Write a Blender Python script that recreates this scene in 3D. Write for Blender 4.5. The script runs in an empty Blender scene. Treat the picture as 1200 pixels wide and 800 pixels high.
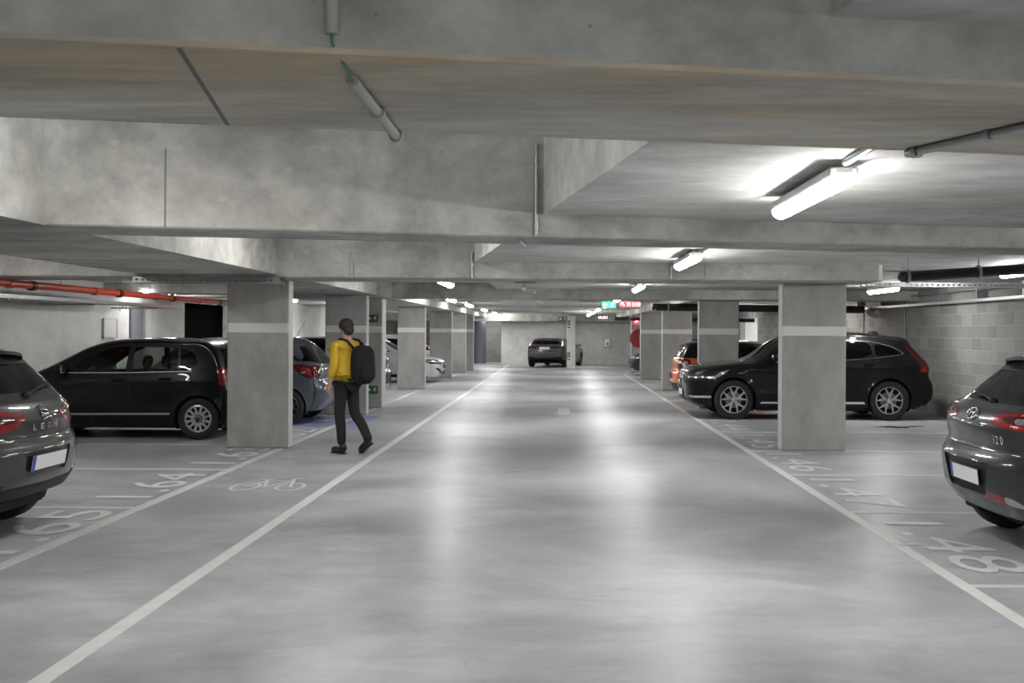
import bpy, math, random
import numpy as np
from mathutils import Vector, Matrix, Quaternion
from mathutils.geometry import delaunay_2d_cdt
random.seed(7)
SC = bpy.context.scene
COL = SC.collection
PI = math.pi

# ------------------------------------------------------------------ objects
def tag(o, label=None, cat=None, group=None, kind=None):
    if label: o['label'] = label
    if cat: o['category'] = cat
    if group: o['group'] = group
    if kind: o['kind'] = kind
    return o

def empty(name, loc=(0, 0, 0), rz=0.0):
    o = bpy.data.objects.new(name, None)
    o.empty_display_size = .1
    o.location = loc
    o.rotation_euler = (0, 0, rz)
    COL.objects.link(o)
    return o

def mesh_obj(name, verts, faces, mats, parent=None, fm=None, smooth=False, normals=None):
    me = bpy.data.meshes.new(name)
    me.from_pydata([tuple(map(float, v)) for v in verts], [], [tuple(map(int, f)) for f in faces])
    if not isinstance(mats, (list, tuple)): mats = [mats]
    for m in mats: me.materials.append(m)
    if fm is not None:
        me.polygons.foreach_set('material_index', [int(i) for i in fm])
    if smooth:
        me.polygons.foreach_set('use_smooth', [True] * len(me.polygons))
    me.update()
    if normals is not None:
        me.normals_split_custom_set_from_vertices([tuple(map(float, n)) for n in normals])
    o = bpy.data.objects.new(name, me)
    COL.objects.link(o)
    if parent: o.parent = parent
    return o

def copy_tree(o, parent=None):
    c = o.copy(); COL.objects.link(c); c.parent = parent
    for ch in list(o.children): copy_tree(ch, c)
    return c

class MB:
    """collects shapes into ONE mesh"""
    def __init__(s): s.v = []; s.f = []; s.m = []
    def add(s, vs, fs, mi=0, M=None):
        b = len(s.v)
        if M is not None: vs = [M @ Vector(v) for v in vs]
        s.v += [tuple(v) for v in vs]
        s.f += [tuple(i + b for i in f) for f in fs]
        s.m += [mi] * len(fs)
    def box(s, x0, x1, y0, y1, z0, z1, mi=0, M=None, bev=0.0):
        if bev > 0:
            # chamfered box : convex hull style 24 vertices
            b = bev
            pts = []
            for sx in (0, 1):
                for sy in (0, 1):
                    for sz in (0, 1):
                        X = (x0, x1)[sx]; Y = (y0, y1)[sy]; Z = (z0, z1)[sz]
                        dx = b if sx == 0 else -b; dy = b if sy == 0 else -b; dz = b if sz == 0 else -b
                        pts += [(X, Y + dy, Z + dz), (X + dx, Y, Z + dz), (X + dx, Y + dy, Z)]
            def I(sx, sy, sz, k): return (sx * 4 + sy * 2 + sz) * 3 + k
            fs = []
            for a in (0, 1):
                q = [I(a, 0, 0, 0), I(a, 1, 0, 0), I(a, 1, 1, 0), I(a, 0, 1, 0)]
                fs.append(q if a else q[::-1])
                q = [I(0, a, 0, 1), I(1, a, 0, 1), I(1, a, 1, 1), I(0, a, 1, 1)]
                fs.append(q if not a else q[::-1])
                q = [I(0, 0, a, 2), I(1, 0, a, 2), I(1, 1, a, 2), I(0, 1, a, 2)]
                fs.append(q if a else q[::-1])
            for a in (0, 1):
                for c in (0, 1):
                    fs.append([I(a, c, 0, 0), I(a, c, 1, 0), I(a, c, 1, 1), I(a, c, 0, 1)])
                    fs.append([I(a, 0, c, 0), I(a, 1, c, 0), I(a, 1, c, 2), I(a, 0, c, 2)])
                    fs.append([I(0, a, c, 1), I(1, a, c, 1), I(1, a, c, 2), I(0, a, c, 2)])
            for a in (0, 1):
                for c in (0, 1):
                    for d in (0, 1):
                        fs.append([I(a, c, d, 0), I(a, c, d, 1), I(a, c, d, 2)])
            cen = Vector(((x0 + x1) / 2, (y0 + y1) / 2, (z0 + z1) / 2))
            out = []
            for f in fs:
                p = [Vector(pts[i]) for i in f]
                n = (p[1] - p[0]).cross(p[2] - p[0])
                c = sum(p, Vector()) / len(p) - cen
                out.append(f if n.dot(c) > 0 else f[::-1])
            s.add(pts, out, mi, M); return
        vs = [(x0, y0, z0), (x1, y0, z0), (x1, y1, z0), (x0, y1, z0), (x0, y0, z1), (x1, y0, z1), (x1, y1, z1), (x0, y1, z1)]
        fs = [(3, 2, 1, 0), (4, 5, 6, 7), (0, 1, 5, 4), (1, 2, 6, 5), (2, 3, 7, 6), (3, 0, 4, 7)]
        s.add(vs, fs, mi, M)
    def prism(s, poly, z0, z1, mi=0, M=None):
        n = len(poly)
        ar = sum(poly[i][0] * poly[(i + 1) % n][1] - poly[(i + 1) % n][0] * poly[i][1] for i in range(n))
        if ar < 0: poly = poly[::-1]
        vs = [(p[0], p[1], z0) for p in poly] + [(p[0], p[1], z1) for p in poly]
        fs = [tuple(range(n - 1, -1, -1)), tuple(range(n, 2 * n))] + [(i, (i + 1) % n, n + (i + 1) % n, n + i) for i in range(n)]
        s.add(vs, fs, mi, M)
    def tube(s, path, r, seg=10, mi=0, M=None, cap=True):
        path = [Vector(p) for p in path]
        n = len(path); rr = r if isinstance(r, (list, tuple)) else [r] * n
        vs = []; fs = []
        up = None
        for i, p in enumerate(path):
            d = (path[min(i + 1, n - 1)] - path[max(i - 1, 0)]).normalized()
            if up is None:
                up = Vector((0, 0, 1)) if abs(d.z) < .9 else Vector((1, 0, 0))
            a = d.cross(up).normalized(); up = a.cross(d).normalized()
            for k in range(seg):
                t = 2 * PI * k / seg
                vs.append(p + (a * math.cos(t) + up * math.sin(t)) * rr[i])
        for i in range(n - 1):
            for k in range(seg):
                k2 = (k + 1) % seg
                fs.append((i * seg + k, i * seg + k2, (i + 1) * seg + k2, (i + 1) * seg + k))
        if cap:
            fs.append(tuple(range(seg - 1, -1, -1))); fs.append(tuple((n - 1) * seg + k for k in range(seg)))
        s.add(vs, fs, mi, M)
    def lathe(s, prof, seg=32, mi=0, M=None, axis='y', a0=0.0, a1=2 * PI, closed=False):
        """prof: list of (r, h) revolved about the axis"""
        full = abs(a1 - a0 - 2 * PI) < 1e-6
        ns = seg if full else seg + 1
        vs = []
        for k in range(ns):
            t = a0 + (a1 - a0) * k / seg
            for r, h in prof:
                if axis == 'y': vs.append((r * math.cos(t), h, r * math.sin(t)))
                else: vs.append((r * math.cos(t), r * math.sin(t), h))
        m = len(prof); fs = []
        for k in range(seg):
            k2 = (k + 1) % ns
            for j in range(m if closed else m - 1):
                j2 = (j + 1) % m
                fs.append((k * m + j, k * m + j2, k2 * m + j2, k2 * m + j))
        s.add(vs, fs, mi, M)
    def ell(s, c, r, mi=0, seg=16, rings=10, M=None, e=1.0):
        vs = []; fs = []
        def sp(v): return math.copysign(abs(v) ** e, v)
        for i in range(rings + 1):
            ph = PI * i / rings
            for k in range(seg):
                t = 2 * PI * k / seg
                vs.append((c[0] + r[0] * sp(math.sin(ph)) * sp(math.cos(t)), c[1] + r[1] * sp(math.sin(ph)) * sp(math.sin(t)), c[2] + r[2] * sp(math.cos(ph))))
        for i in range(rings):
            for k in range(seg):
                k2 = (k + 1) % seg
                fs.append((i * seg + k, (i + 1) * seg + k, (i + 1) * seg + k2, i * seg + k2))
        s.add(vs, fs, mi, M)
    def plate(s, outer, holes, h0, h1, mi=0, M=None):
        """flat plate with holes in local xy, thickness h0..h1 along local z"""
        vs = [Vector(p) for p in outer]; ed = [(i, (i + 1) % len(outer)) for i in range(len(outer))]
        for h in holes:
            b = len(vs); vs += [Vector(p) for p in h]; ed += [(b + i, b + (i + 1) % len(h)) for i in range(len(h))]
        V, Ed, F, _, _, _ = delaunay_2d_cdt([Vector((v[0], v[1])) for v in vs], ed, [], 1, 1e-6)
        V = np.array([(v[0], v[1]) for v in V]); F = [tuple(f) for f in F]
        cen = np.array([V[list(f)].mean(axis=0) for f in F])
        keep = inpoly(cen, np.array([(p[0], p[1]) for p in outer]))
        for h in holes: keep &= ~inpoly(cen, np.array([(p[0], p[1]) for p in h]))
        F = [f for f, k in zip(F, keep) if k]
        n = len(V)
        A = [(v[0], v[1], h0) for v in V] + [(v[0], v[1], h1) for v in V]
        cnt = {}
        for f in F:
            for i in range(len(f)):
                a, b = f[i], f[(i + 1) % len(f)]
                cnt[(a, b)] = 1
        side = [(a, b, b + n, a + n) for (a, b) in cnt if (b, a) not in cnt]
        s.add(A, [tuple(reversed(f)) for f in F] + [tuple(i + n for i in f) for f in F] + side, mi, M)
    def build(s, name, mats, parent=None, smooth=False, angle=None):
        o = mesh_obj(name, s.v, s.f, mats, parent, s.m, smooth)
        if smooth and angle:
            try: o.data.set_sharp_from_angle(angle=math.radians(angle))
            except Exception: pass
        return o

def inpoly(P, poly):
    x = P[:, 0]; y = P[:, 1]; r = np.zeros(len(P), bool)
    n = len(poly); j = n - 1
    for i in range(n):
        xi, yi = poly[i]; xj, yj = poly[j]
        c = ((yi > y) != (yj > y))
        with np.errstate(divide='ignore', invalid='ignore'):
            xx = (xj - xi) * (y - yi) / (yj - yi if yj != yi else 1e-12) + xi
        r ^= c & (x < xx)
        j = i
    return r

def text_geo(txt):
    cu = bpy.data.curves.new('t', 'FONT'); cu.body = txt; cu.size = 1.0; cu.resolution_u = 4
    o = bpy.data.objects.new('t', cu); COL.objects.link(o)
    dg = bpy.context.evaluated_depsgraph_get()
    me = bpy.data.meshes.new_from_object(o.evaluated_get(dg))
    vs = [tuple(v.co) for v in me.vertices]; fs = [tuple(p.vertices) for p in me.polygons]
    bpy.data.objects.remove(o); bpy.data.curves.remove(cu); bpy.data.meshes.remove(me)
    return vs, fs

def text_fit(txt, w, h):
    """text scaled to a w x h box centred on 0 in local xy"""
    vs, fs = text_geo(txt)
    xs = [v[0] for v in vs]; ys = [v[1] for v in vs]
    sx = w / (max(xs) - min(xs)); sy = h / (max(ys) - min(ys))
    cx = (max(xs) + min(xs)) / 2; cy = (max(ys) + min(ys)) / 2
    return [((v[0] - cx) * sx, (v[1] - cy) * sy, 0) for v in vs], fs

# ------------------------------------------------------------------ materials
def newmat(name):
    m = bpy.data.materials.new(name); m.use_nodes = True
    return m, m.node_tree.nodes, m.node_tree.links, m.node_tree.nodes['Principled BSDF']

def flat(name, col, rough=.5, metal=0., coat=0., emit=None, es=0., spec=None):
    m, N, L, b = newmat(name)
    b.inputs['Base Color'].default_value = (*col, 1); b.inputs['Roughness'].default_value = rough
    b.inputs['Metallic'].default_value = metal; b.inputs['Coat Weight'].default_value = coat
    b.inputs['Coat Roughness'].default_value = .04
    if spec is not None: b.inputs['Specular IOR Level'].default_value = spec
    if emit: b.inputs['Emission Color'].default_value = (*emit, 1); b.inputs['Emission Strength'].default_value = es
    # a trace of unevenness so that nothing is perfectly uniform
    if not emit:
        n = N.new('ShaderNodeTexNoise'); n.inputs['Scale'].default_value = 9; n.inputs['Detail'].default_value = 4
        r = N.new('ShaderNodeMapRange'); r.inputs['To Min'].default_value = max(0.02, rough * .85); r.inputs['To Max'].default_value = min(1, rough * 1.15)
        L.new(n.outputs['Fac'], r.inputs['Value']); L.new(r.outputs['Result'], b.inputs['Roughness'])
    return m

def paint(name, col, metal=.35, rough=.32, coat_ior=1.45, trim=(.012, .012, .013)):
    """car paint, dark trim on the inner side of the panels"""
    m, N, L, b = newmat(name)
    b.inputs['Base Color'].default_value = (*col, 1); b.inputs['Metallic'].default_value = metal
    b.inputs['Roughness'].default_value = rough; b.inputs['Coat Weight'].default_value = 1.0; b.inputs['Coat Roughness'].default_value = .03
    b.inputs['Specular IOR Level'].default_value = .15; b.inputs['Coat IOR'].default_value = coat_ior
    fl = N.new('ShaderNodeTexNoise'); fl.inputs['Scale'].default_value = 900
    mx = N.new('ShaderNodeMix'); mx.data_type = 'RGBA'; mx.inputs[0].default_value = 0
    mr = N.new('ShaderNodeMapRange'); mr.inputs['To Min'].default_value = .0; mr.inputs['To Max'].default_value = .5
    L.new(fl.outputs['Fac'], mr.inputs['Value']); L.new(mr.outputs['Result'], mx.inputs[0])
    mx.inputs[6].default_value = (*col, 1); mx.inputs[7].default_value = (*[min(1, c * 1.5 + .004) for c in col], 1)
    L.new(mx.outputs[2], b.inputs['Base Color'])
    tb = N.new('ShaderNodeBsdfDiffuse'); tb.inputs['Color'].default_value = (*trim, 1)
    g = N.new('ShaderNodeNewGeometry'); ms = N.new('ShaderNodeMixShader')
    out = N['Material Output']
    L.new(g.outputs['Backfacing'], ms.inputs[0]); L.new(b.outputs[0], ms.inputs[1]); L.new(tb.outputs[0], ms.inputs[2])
    L.new(ms.outputs[0], out.inputs['Surface'])
    return m

def glass(name, tint, refl=1.0):
    m, N, L, b = newmat(name)
    t = N.new('ShaderNodeBsdfTransparent'); t.inputs['Color'].default_value = (*tint, 1)
    g = N.new('ShaderNodeBsdfGlossy'); g.inputs['Roughness'].default_value = .02
    g.inputs['Color'].default_value = (refl, refl, refl, 1)
    fr = N.new('ShaderNodeFresnel'); fr.inputs['IOR'].default_value = 1.5
    ms = N.new('ShaderNodeMixShader'); L.new(fr.outputs[0], ms.inputs[0]); L.new(t.outputs[0], ms.inputs[1]); L.new(g.outputs[0], ms.inputs[2])
    L.new(ms.outputs[0], N['Material Output'].inputs['Surface'])
    N.remove(b)
    return m

def ramp(N, stops):
    r = N.new('ShaderNodeValToRGB'); e = r.color_ramp.elements
    e[0].position = stops[0][0]; e[0].color = (*stops[0][1], 1)
    e[1].position = stops[-1][0]; e[1].color = (*stops[-1][1], 1)
    for p, c in stops[1:-1]:
        k = e.new(p); k.color = (*c, 1)
    return r

def concrete(name, dark, mid, light, warm=None, warm_amt=.3, rough=.75, stretch=(1, 1, 1), scale=.8, bump=.15, pits=.5, spec=.35, blotch=1.0):
    m, N, L, b = newmat(name)
    g = N.new('ShaderNodeNewGeometry')
    mp = N.new('ShaderNodeMapping'); mp.inputs['Scale'].default_value = stretch
    L.new(g.outputs['Position'], mp.inputs['Vector'])
    n1 = N.new('ShaderNodeTexNoise'); n1.inputs['Scale'].default_value = scale; n1.inputs['Detail'].default_value = 8; n1.inputs['Roughness'].default_value = .62
    n1.inputs['Distortion'].default_value = .4
    L.new(mp.outputs[0], n1.inputs['Vector'])
    r1 = ramp(N, [(.38, dark), (.49, mid), (.60, light)])
    L.new(n1.outputs['Fac'], r1.inputs[0])
    col = r1.outputs[0]
    if warm:
        n2 = N.new('ShaderNodeTexNoise'); n2.inputs['Scale'].default_value = scale * .9; n2.inputs['Detail'].default_value = 5
        mp2 = N.new('ShaderNodeMapping'); mp2.inputs['Scale'].default_value = (.35, 2.2, 1); mp2.inputs['Location'].default_value = (3, 9, 4)
        L.new(g.outputs['Position'], mp2.inputs['Vector']); L.new(mp2.outputs[0], n2.inputs['Vector'])
        r2 = N.new('ShaderNodeMapRange'); r2.inputs['From Min'].default_value = .4; r2.inputs['From Max'].default_value = .7; r2.inputs['To Max'].default_value = warm_amt
        L.new(n2.outputs['Fac'], r2.inputs['Value'])
        mx = N.new('ShaderNodeMix'); mx.data_type = 'RGBA'; L.new(r2.outputs[0], mx.inputs[0]); L.new(col, mx.inputs[6]); mx.inputs[7].default_value = (*warm, 1)
        col = mx.outputs[2]
    n5 = N.new('ShaderNodeTexNoise'); n5.inputs['Scale'].default_value = scale * 4.5; n5.inputs['Detail'].default_value = 6; n5.inputs['Roughness'].default_value = .7
    L.new(mp.outputs[0], n5.inputs['Vector'])
    r5 = N.new('ShaderNodeMapRange'); r5.inputs['From Min'].default_value = .35; r5.inputs['From Max'].default_value = .65; r5.inputs['To Min'].default_value = 1 - .20 * blotch; r5.inputs['To Max'].default_value = 1 + .14 * blotch
    L.new(n5.outputs['Fac'], r5.inputs['Value'])
    x5 = N.new('ShaderNodeMix'); x5.data_type = 'RGBA'; x5.blend_type = 'MULTIPLY'; x5.inputs[0].default_value = 1
    L.new(col, x5.inputs[6]); L.new(r5.outputs[0], x5.inputs[7]); col = x5.outputs[2]
    # air pits
    vo = N.new('ShaderNodeTexVoronoi'); vo.inputs['Scale'].default_value = 14
    L.new(g.outputs['Position'], vo.inputs['Vector'])
    pr = N.new('ShaderNodeMapRange'); pr.inputs['From Min'].default_value = .05; pr.inputs['From Max'].default_value = .11; pr.inputs['To Min'].default_value = pits; pr.inputs['To Max'].default_value = 0
    L.new(vo.outputs['Distance'], pr.inputs['Value'])
    ng = N.new('ShaderNodeTexNoise'); ng.inputs['Scale'].default_value = 1.6; L.new(g.outputs['Position'], ng.inputs['Vector'])
    gt = N.new('ShaderNodeMapRange'); gt.inputs['From Min'].default_value = .55; gt.inputs['From Max'].default_value = .68; L.new(ng.outputs['Fac'], gt.inputs['Value'])
    mu = N.new('ShaderNodeMath'); mu.operation = 'MULTIPLY'; L.new(pr.outputs[0], mu.inputs[0]); L.new(gt.outputs[0], mu.inputs[1])
    mp_ = N.new('ShaderNodeMix'); mp_.data_type = 'RGBA'; L.new(mu.outputs[0], mp_.inputs[0]); L.new(col, mp_.inputs[6]); mp_.inputs[7].default_value = (*[c * .45 for c in dark], 1)
    L.new(mp_.outputs[2], b.inputs['Base Color'])
    b.inputs['Roughness'].default_value = rough; b.inputs['Specular IOR Level'].default_value = spec
    nb = N.new('ShaderNodeTexNoise'); nb.inputs['Scale'].default_value = 35; nb.inputs['Detail'].default_value = 6; L.new(g.outputs['Position'], nb.inputs['Vector'])
    ad = N.new('ShaderNodeMath'); ad.operation = 'ADD'; L.new(nb.outputs['Fac'], ad.inputs[0]); L.new(n1.outputs['Fac'], ad.inputs[1])
    bp = N.new('ShaderNodeBump'); bp.inputs['Strength'].default_value = bump; bp.inputs['Distance'].default_value = .01
    L.new(ad.outputs[0], bp.inputs['Height']); L.new(bp.outputs[0], b.inputs['Normal'])
    return m

def floor_mat():
    m, N, L, b = newmat('floor_concrete')
    g = N.new('ShaderNodeNewGeometry')
    n1 = N.new('ShaderNodeTexNoise'); n1.inputs['Scale'].default_value = .42; n1.inputs['Detail'].default_value = 9; n1.inputs['Roughness'].default_value = .6; n1.inputs['Distortion'].default_value = .5
    L.new(g.outputs['Position'], n1.inputs['Vector'])
    r = ramp(N, [(.38, (.285, .294, .309)), (.49, (.36, .370, .387)), (.60, (.445, .456, .473))])
    L.new(n1.outputs['Fac'], r.inputs[0])
    # fine scuffs drawn out across the aisle
    mp = N.new('ShaderNodeMapping'); mp.inputs['Scale'].default_value = (.8, 1.9, 1); L.new(g.outputs['Position'], mp.inputs['Vector'])
    n2 = N.new('ShaderNodeTexNoise'); n2.inputs['Distortion'].default_value = .8; n2.inputs['Scale'].default_value = 2.0; n2.inputs['Detail'].default_value = 8; n2.inputs['Roughness'].default_value = .7; L.new(mp.outputs[0], n2.inputs['Vector'])
    mr = N.new('ShaderNodeMapRange'); mr.inputs['From Min'].default_value = .3; mr.inputs['From Max'].default_value = .7; mr.inputs['To Min'].default_value = .82; mr.inputs['To Max'].default_value = 1.14
    L.new(n2.outputs['Fac'], mr.inputs['Value'])
    mx = N.new('ShaderNodeMix'); mx.data_type = 'RGBA'; mx.blend_type = 'MULTIPLY'; mx.inputs[0].default_value = 1
    L.new(r.outputs[0], mx.inputs[6]); L.new(mr.outputs[0], mx.inputs[7])
    # hairline cracks
    vo = N.new('ShaderNodeTexVoronoi'); vo.feature = 'DISTANCE_TO_EDGE'; vo.inputs['Scale'].default_value = .16
    wn = N.new('ShaderNodeTexNoise'); wn.inputs['Scale'].default_value = 1.5; wn.inputs['Detail'].default_value = 5; L.new(g.outputs['Position'], wn.inputs['Vector'])
    wa = N.new('ShaderNodeVectorMath'); wa.operation = 'ADD'; L.new(g.outputs['Position'], wa.inputs[0]); L.new(wn.outputs['Color'], wa.inputs[1])
    L.new(wa.outputs[0], vo.inputs['Vector'])
    cr = N.new('ShaderNodeMapRange'); cr.inputs['From Min'].default_value = .0003; cr.inputs['From Max'].default_value = .0011; cr.inputs['To Min'].default_value = .22; cr.inputs['To Max'].default_value = 0
    L.new(vo.outputs['Distance'], cr.inputs['Value'])
    mc = N.new('ShaderNodeMix'); mc.data_type = 'RGBA'; L.new(cr.outputs[0], mc.inputs[0]); L.new(mx.outputs[2], mc.inputs[6]); mc.inputs[7].default_value = (.12, .12, .12, 1)
    # dark spots
    v2 = N.new('ShaderNodeTexVoronoi'); v2.inputs['Scale'].default_value = 1.1; L.new(g.outputs['Position'], v2.inputs['Vector'])
    sp = N.new('ShaderNodeMapRange'); sp.inputs['From Min'].default_value = .012; sp.inputs['From Max'].default_value = .03; sp.inputs['To Min'].default_value = .5; sp.inputs['To Max'].default_value = 0
    L.new(v2.outputs['Distance'], sp.inputs['Value'])
    md = N.new('ShaderNodeMix'); md.data_type = 'RGBA'; L.new(sp.outputs[0], md.inputs[0]); L.new(mc.outputs[2], md.inputs[6]); md.inputs[7].default_value = (.1, .1, .1, 1)
    L.new(md.outputs[2], b.inputs['Base Color'])
    rr = N.new('ShaderNodeMapRange'); rr.inputs['From Min'].default_value = .3; rr.inputs['From Max'].default_value = .7; rr.inputs['To Min'].default_value = .30; rr.inputs['To Max'].default_value = .42
    L.new(n2.outputs['Fac'], rr.inputs['Value']); L.new(rr.outputs[0], b.inputs['Roughness'])
    b.inputs['Specular IOR Level'].default_value = .14
    nb = N.new('ShaderNodeTexNoise'); nb.inputs['Scale'].default_value = 2.0; nb.inputs['Detail'].default_value = 1; L.new(g.outputs['Position'], nb.inputs['Vector'])
    bp = N.new('ShaderNodeBump'); bp.inputs['Strength'].default_value = .04; bp.inputs['Distance'].default_value = .02; L.new(nb.outputs['Fac'], bp.inputs['Height']); L.new(bp.outputs[0], b.inputs['Normal'])
    return m

def worn(name, col, under, amt=.35, rough=.5):
    m, N, L, b = newmat(name)
    g = N.new('ShaderNodeNewGeometry')
    n1 = N.new('ShaderNodeTexNoise'); n1.inputs['Scale'].default_value = 5; n1.inputs['Detail'].default_value = 9; n1.inputs['Roughness'].default_value = .75
    L.new(g.outputs['Position'], n1.inputs['Vector'])
    r = N.new('ShaderNodeMapRange'); r.inputs['From Min'].default_value = .42; r.inputs['From Max'].default_value = .72; r.inputs['To Min'].default_value = 0; r.inputs['To Max'].default_value = amt
    L.new(n1.outputs['Fac'], r.inputs['Value'])
    mx = N.new('ShaderNodeMix'); mx.data_type = 'RGBA'; L.new(r.outputs[0], mx.inputs[0]); mx.inputs[6].default_value = (*col, 1); mx.inputs[7].default_value = (*under, 1)
    L.new(mx.outputs[2], b.inputs['Base Color']); b.inputs['Roughness'].default_value = rough
    return m

def blocks(name, bw=.44, bh=.22, c1=(.23, .227, .215), c2=(.33, .326, .31), mortar=(.37, .368, .352)):
    m, N, L, b = newmat(name)
    g = N.new('ShaderNodeNewGeometry'); s = N.new('ShaderNodeSeparateXYZ'); c = N.new('ShaderNodeCombineXYZ')
    L.new(g.outputs['Position'], s.inputs[0])
    ad = N.new('ShaderNodeMath'); ad.operation = 'ADD'; L.new(s.outputs['X'], ad.inputs[0]); L.new(s.outputs['Y'], ad.inputs[1])
    L.new(ad.outputs[0], c.inputs['X']); L.new(s.outputs['Z'], c.inputs['Y'])
    br = N.new('ShaderNodeTexBrick'); br.inputs['Scale'].default_value = 1; br.inputs['Brick Width'].default_value = bw; br.inputs['Row Height'].default_value = bh
    br.inputs['Mortar Size'].default_value = .006; br.inputs['Mortar Smooth'].default_value = .3; br.inputs['Bias'].default_value = -.1
    br.inputs['Color1'].default_value = (*c1, 1); br.inputs['Color2'].default_value = (*c2, 1); br.inputs['Mortar'].default_value = (*mortar, 1)
    L.new(c.outputs[0], br.inputs['Vector'])
    n = N.new('ShaderNodeTexNoise'); n.inputs['Scale'].default_value = 22; n.inputs['Detail'].default_value = 5; L.new(g.outputs['Position'], n.inputs['Vector'])
    mr = N.new('ShaderNodeMapRange'); mr.inputs['To Min'].default_value = .8; mr.inputs['To Max'].default_value = 1.2; L.new(n.outputs['Fac'], mr.inputs['Value'])
    mx = N.new('ShaderNodeMix'); mx.data_type = 'RGBA'; mx.blend_type = 'MULTIPLY'; mx.inputs[0].default_value = 1
    L.new(br.outputs['Color'], mx.inputs[6]); L.new(mr.outputs[0], mx.inputs[7]); L.new(mx.outputs[2], b.inputs['Base Color'])
    b.inputs['Roughness'].default_value = .9
    bp = N.new('ShaderNodeBump'); bp.invert = True; bp.inputs['Strength'].default_value = .5; bp.inputs['Distance'].default_value = .008
    L.new(br.outputs['Fac'], bp.inputs['Height']); L.new(bp.outputs[0], b.inputs['Normal'])
    return m

M = {}
M['floor'] = floor_mat()
M['soffit'] = concrete('warm_bounce_lit_concrete', (.42, .412, .365), (.58, .57, .515), (.72, .71, .655), warm=(.62, .47, .29), warm_amt=.8, stretch=(.35, 1.6, 1.0), scale=1.0, bump=.25, pits=.8)  # beam underside: lamp and floor light put into the colour, plus warm stains
M['beam'] = concrete('beam_concrete', (.32, .318, .30), (.44, .438, .417), (.57, .567, .545), warm=(.48, .43, .34), warm_amt=.2, stretch=(.8, .9, 1.0), scale=.9, bump=.25, pits=.85)
M['slab'] = concrete('slab_concrete', (.49, .487, .47), (.59, .588, .572), (.68, .678, .66), warm=(.62, .57, .48), warm_amt=.2, stretch=(.5, .9, 1), scale=.9, bump=.12, rough=.62, spec=.4, pits=.2)
M['pillar'] = concrete('pillar_concrete', (.295, .295, .28), (.335, .335, .32), (.375, .375, .36), stretch=(1, 1, .55), scale=1.3, bump=.15, pits=.9, blotch=.45)
M['wall'] = concrete('wall_concrete', (.54, .537, .514), (.62, .617, .595), (.69, .687, .665), stretch=(1, .6, 1), scale=.6, bump=.1, pits=.3, blotch=.5)
M['block'] = blocks('concrete_block')
M['line'] = worn('white_line_paint', (.67, .67, .65), (.46, .47, .47), .55, .45)
M['linef'] = worn('faded_line_paint', (.60, .60, .585), (.44, .445, .45), .6, .5)
M['number'] = worn('faded_number_paint', (.72, .72, .71), (.48, .485, .49), .6, .5)
M['ghost'] = worn('worn_symbol_paint', (.64, .645, .65), (.44, .445, .45), .4, .45)
M['blue'] = worn('blue_bay_paint', (.20, .23, .46), (.34, .36, .44), .6, .4)
M['band'] = worn('white_band_paint', (.66, .66, .645), (.50, .50, .485), .3, .6)
M['lamp'] = flat('lamp_diffuser', (1, 1, 1), .3, emit=(1, .995, .97), es=38)
M['lampbody'] = flat('lamp_housing', (.55, .55, .55), .45)
M['galv'] = flat('galvanised_steel', (.42, .43, .44), .42, .75)
M['pvc'] = flat('grey_pvc', (.42, .42, .41), .45)
M['rubber'] = flat('black_pipe', (.018, .018, .02), .35)
M['redpipe'] = flat('red_pipe_paint', (.62, .07, .035), .38)
M['dkred'] = flat('dark_coupling', (.05, .02, .018), .5)
M['white'] = flat('white_plastic', (.88, .88, .88), .4)
M['black'] = flat('black_plastic', (.009, .009, .0095), .5, spec=.3)
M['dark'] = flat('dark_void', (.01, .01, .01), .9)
M['tyre'] = flat('tyre_rubber', (.016, .016, .017), .75)
M['alloy'] = flat('alloy_rim', (.62, .62, .63), .22, .85)
M['alloyd'] = flat('dark_alloy_rim', (.10, .10, .105), .3, .8)
M['steel'] = flat('brake_disc', (.22, .22, .22), .4, .8)
M['chrome'] = flat('chrome_trim', (.8, .8, .82), .12, 1.0)
M['gap'] = flat('panel_gap_seal', (.008, .008, .008), .7)
M['redlens'] = paint('red_lamp_lens', (.20, .006, .009), .0, .2, 1.4)
M['redlens2'] = paint('dark_red_lens', (.055, .003, .004), .0, .2, 1.4)
M['gloss'] = paint('gloss_black_trim', (.004, .004, .004), .0, .3, 1.3)
M['tie'] = flat('tie_plug_mortar', (.44, .435, .418), .8)
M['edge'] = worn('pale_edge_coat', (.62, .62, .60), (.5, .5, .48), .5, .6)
M['clear'] = flat('clear_lamp_lens', (.32, .33, .34), .08, .5, 1.0)
M['headlamp'] = flat('headlamp_glass', (.22, .23, .25), .06, .5, 1.0)
M['plate'] = flat('plate_white', (.80, .80, .80), .4)
M['eu'] = flat('plate_blue', (.02, .06, .45), .4)
M['seat'] = flat('seat_fabric', (.03, .03, .032), .85)
M['dglass'] = glass('tinted_glass', (.035, .035, .037), .7)
M['uglass'] = glass('privacy_glass', (.30, .32, .31), .7)
M['mglass'] = glass('rear_glass', (.16, .17, .165), .9)
M['lglass'] = glass('clear_glass', (.80, .86, .83), .8)
M['green'] = flat('green_sign', (.02, .28, .13), .4)
M['greend'] = flat('dark_green_sign', (.02, .10, .06), .4)
M['greenl'] = flat('lit_green_sign', (.02, .35, .14), .4, emit=(.05, .75, .28), es=1.3)
M['redl'] = flat('lit_red_sign', (.5, .02, .03), .4, emit=(.9, .06, .08), es=1.1)
M['whitel'] = flat('lit_white_sign', (.8, .8, .8), .4, emit=(1, .95, .95), es=1.4)
M['redd'] = flat('red_sign', (.26, .018, .02), .4)
M['blues'] = flat('blue_sign', (.05, .12, .45), .4)
M['door'] = flat('blue_grey_door', (.20, .21, .25), .5)
M['frame'] = flat('silver_frame', (.45, .46, .48), .35, .5)
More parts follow.
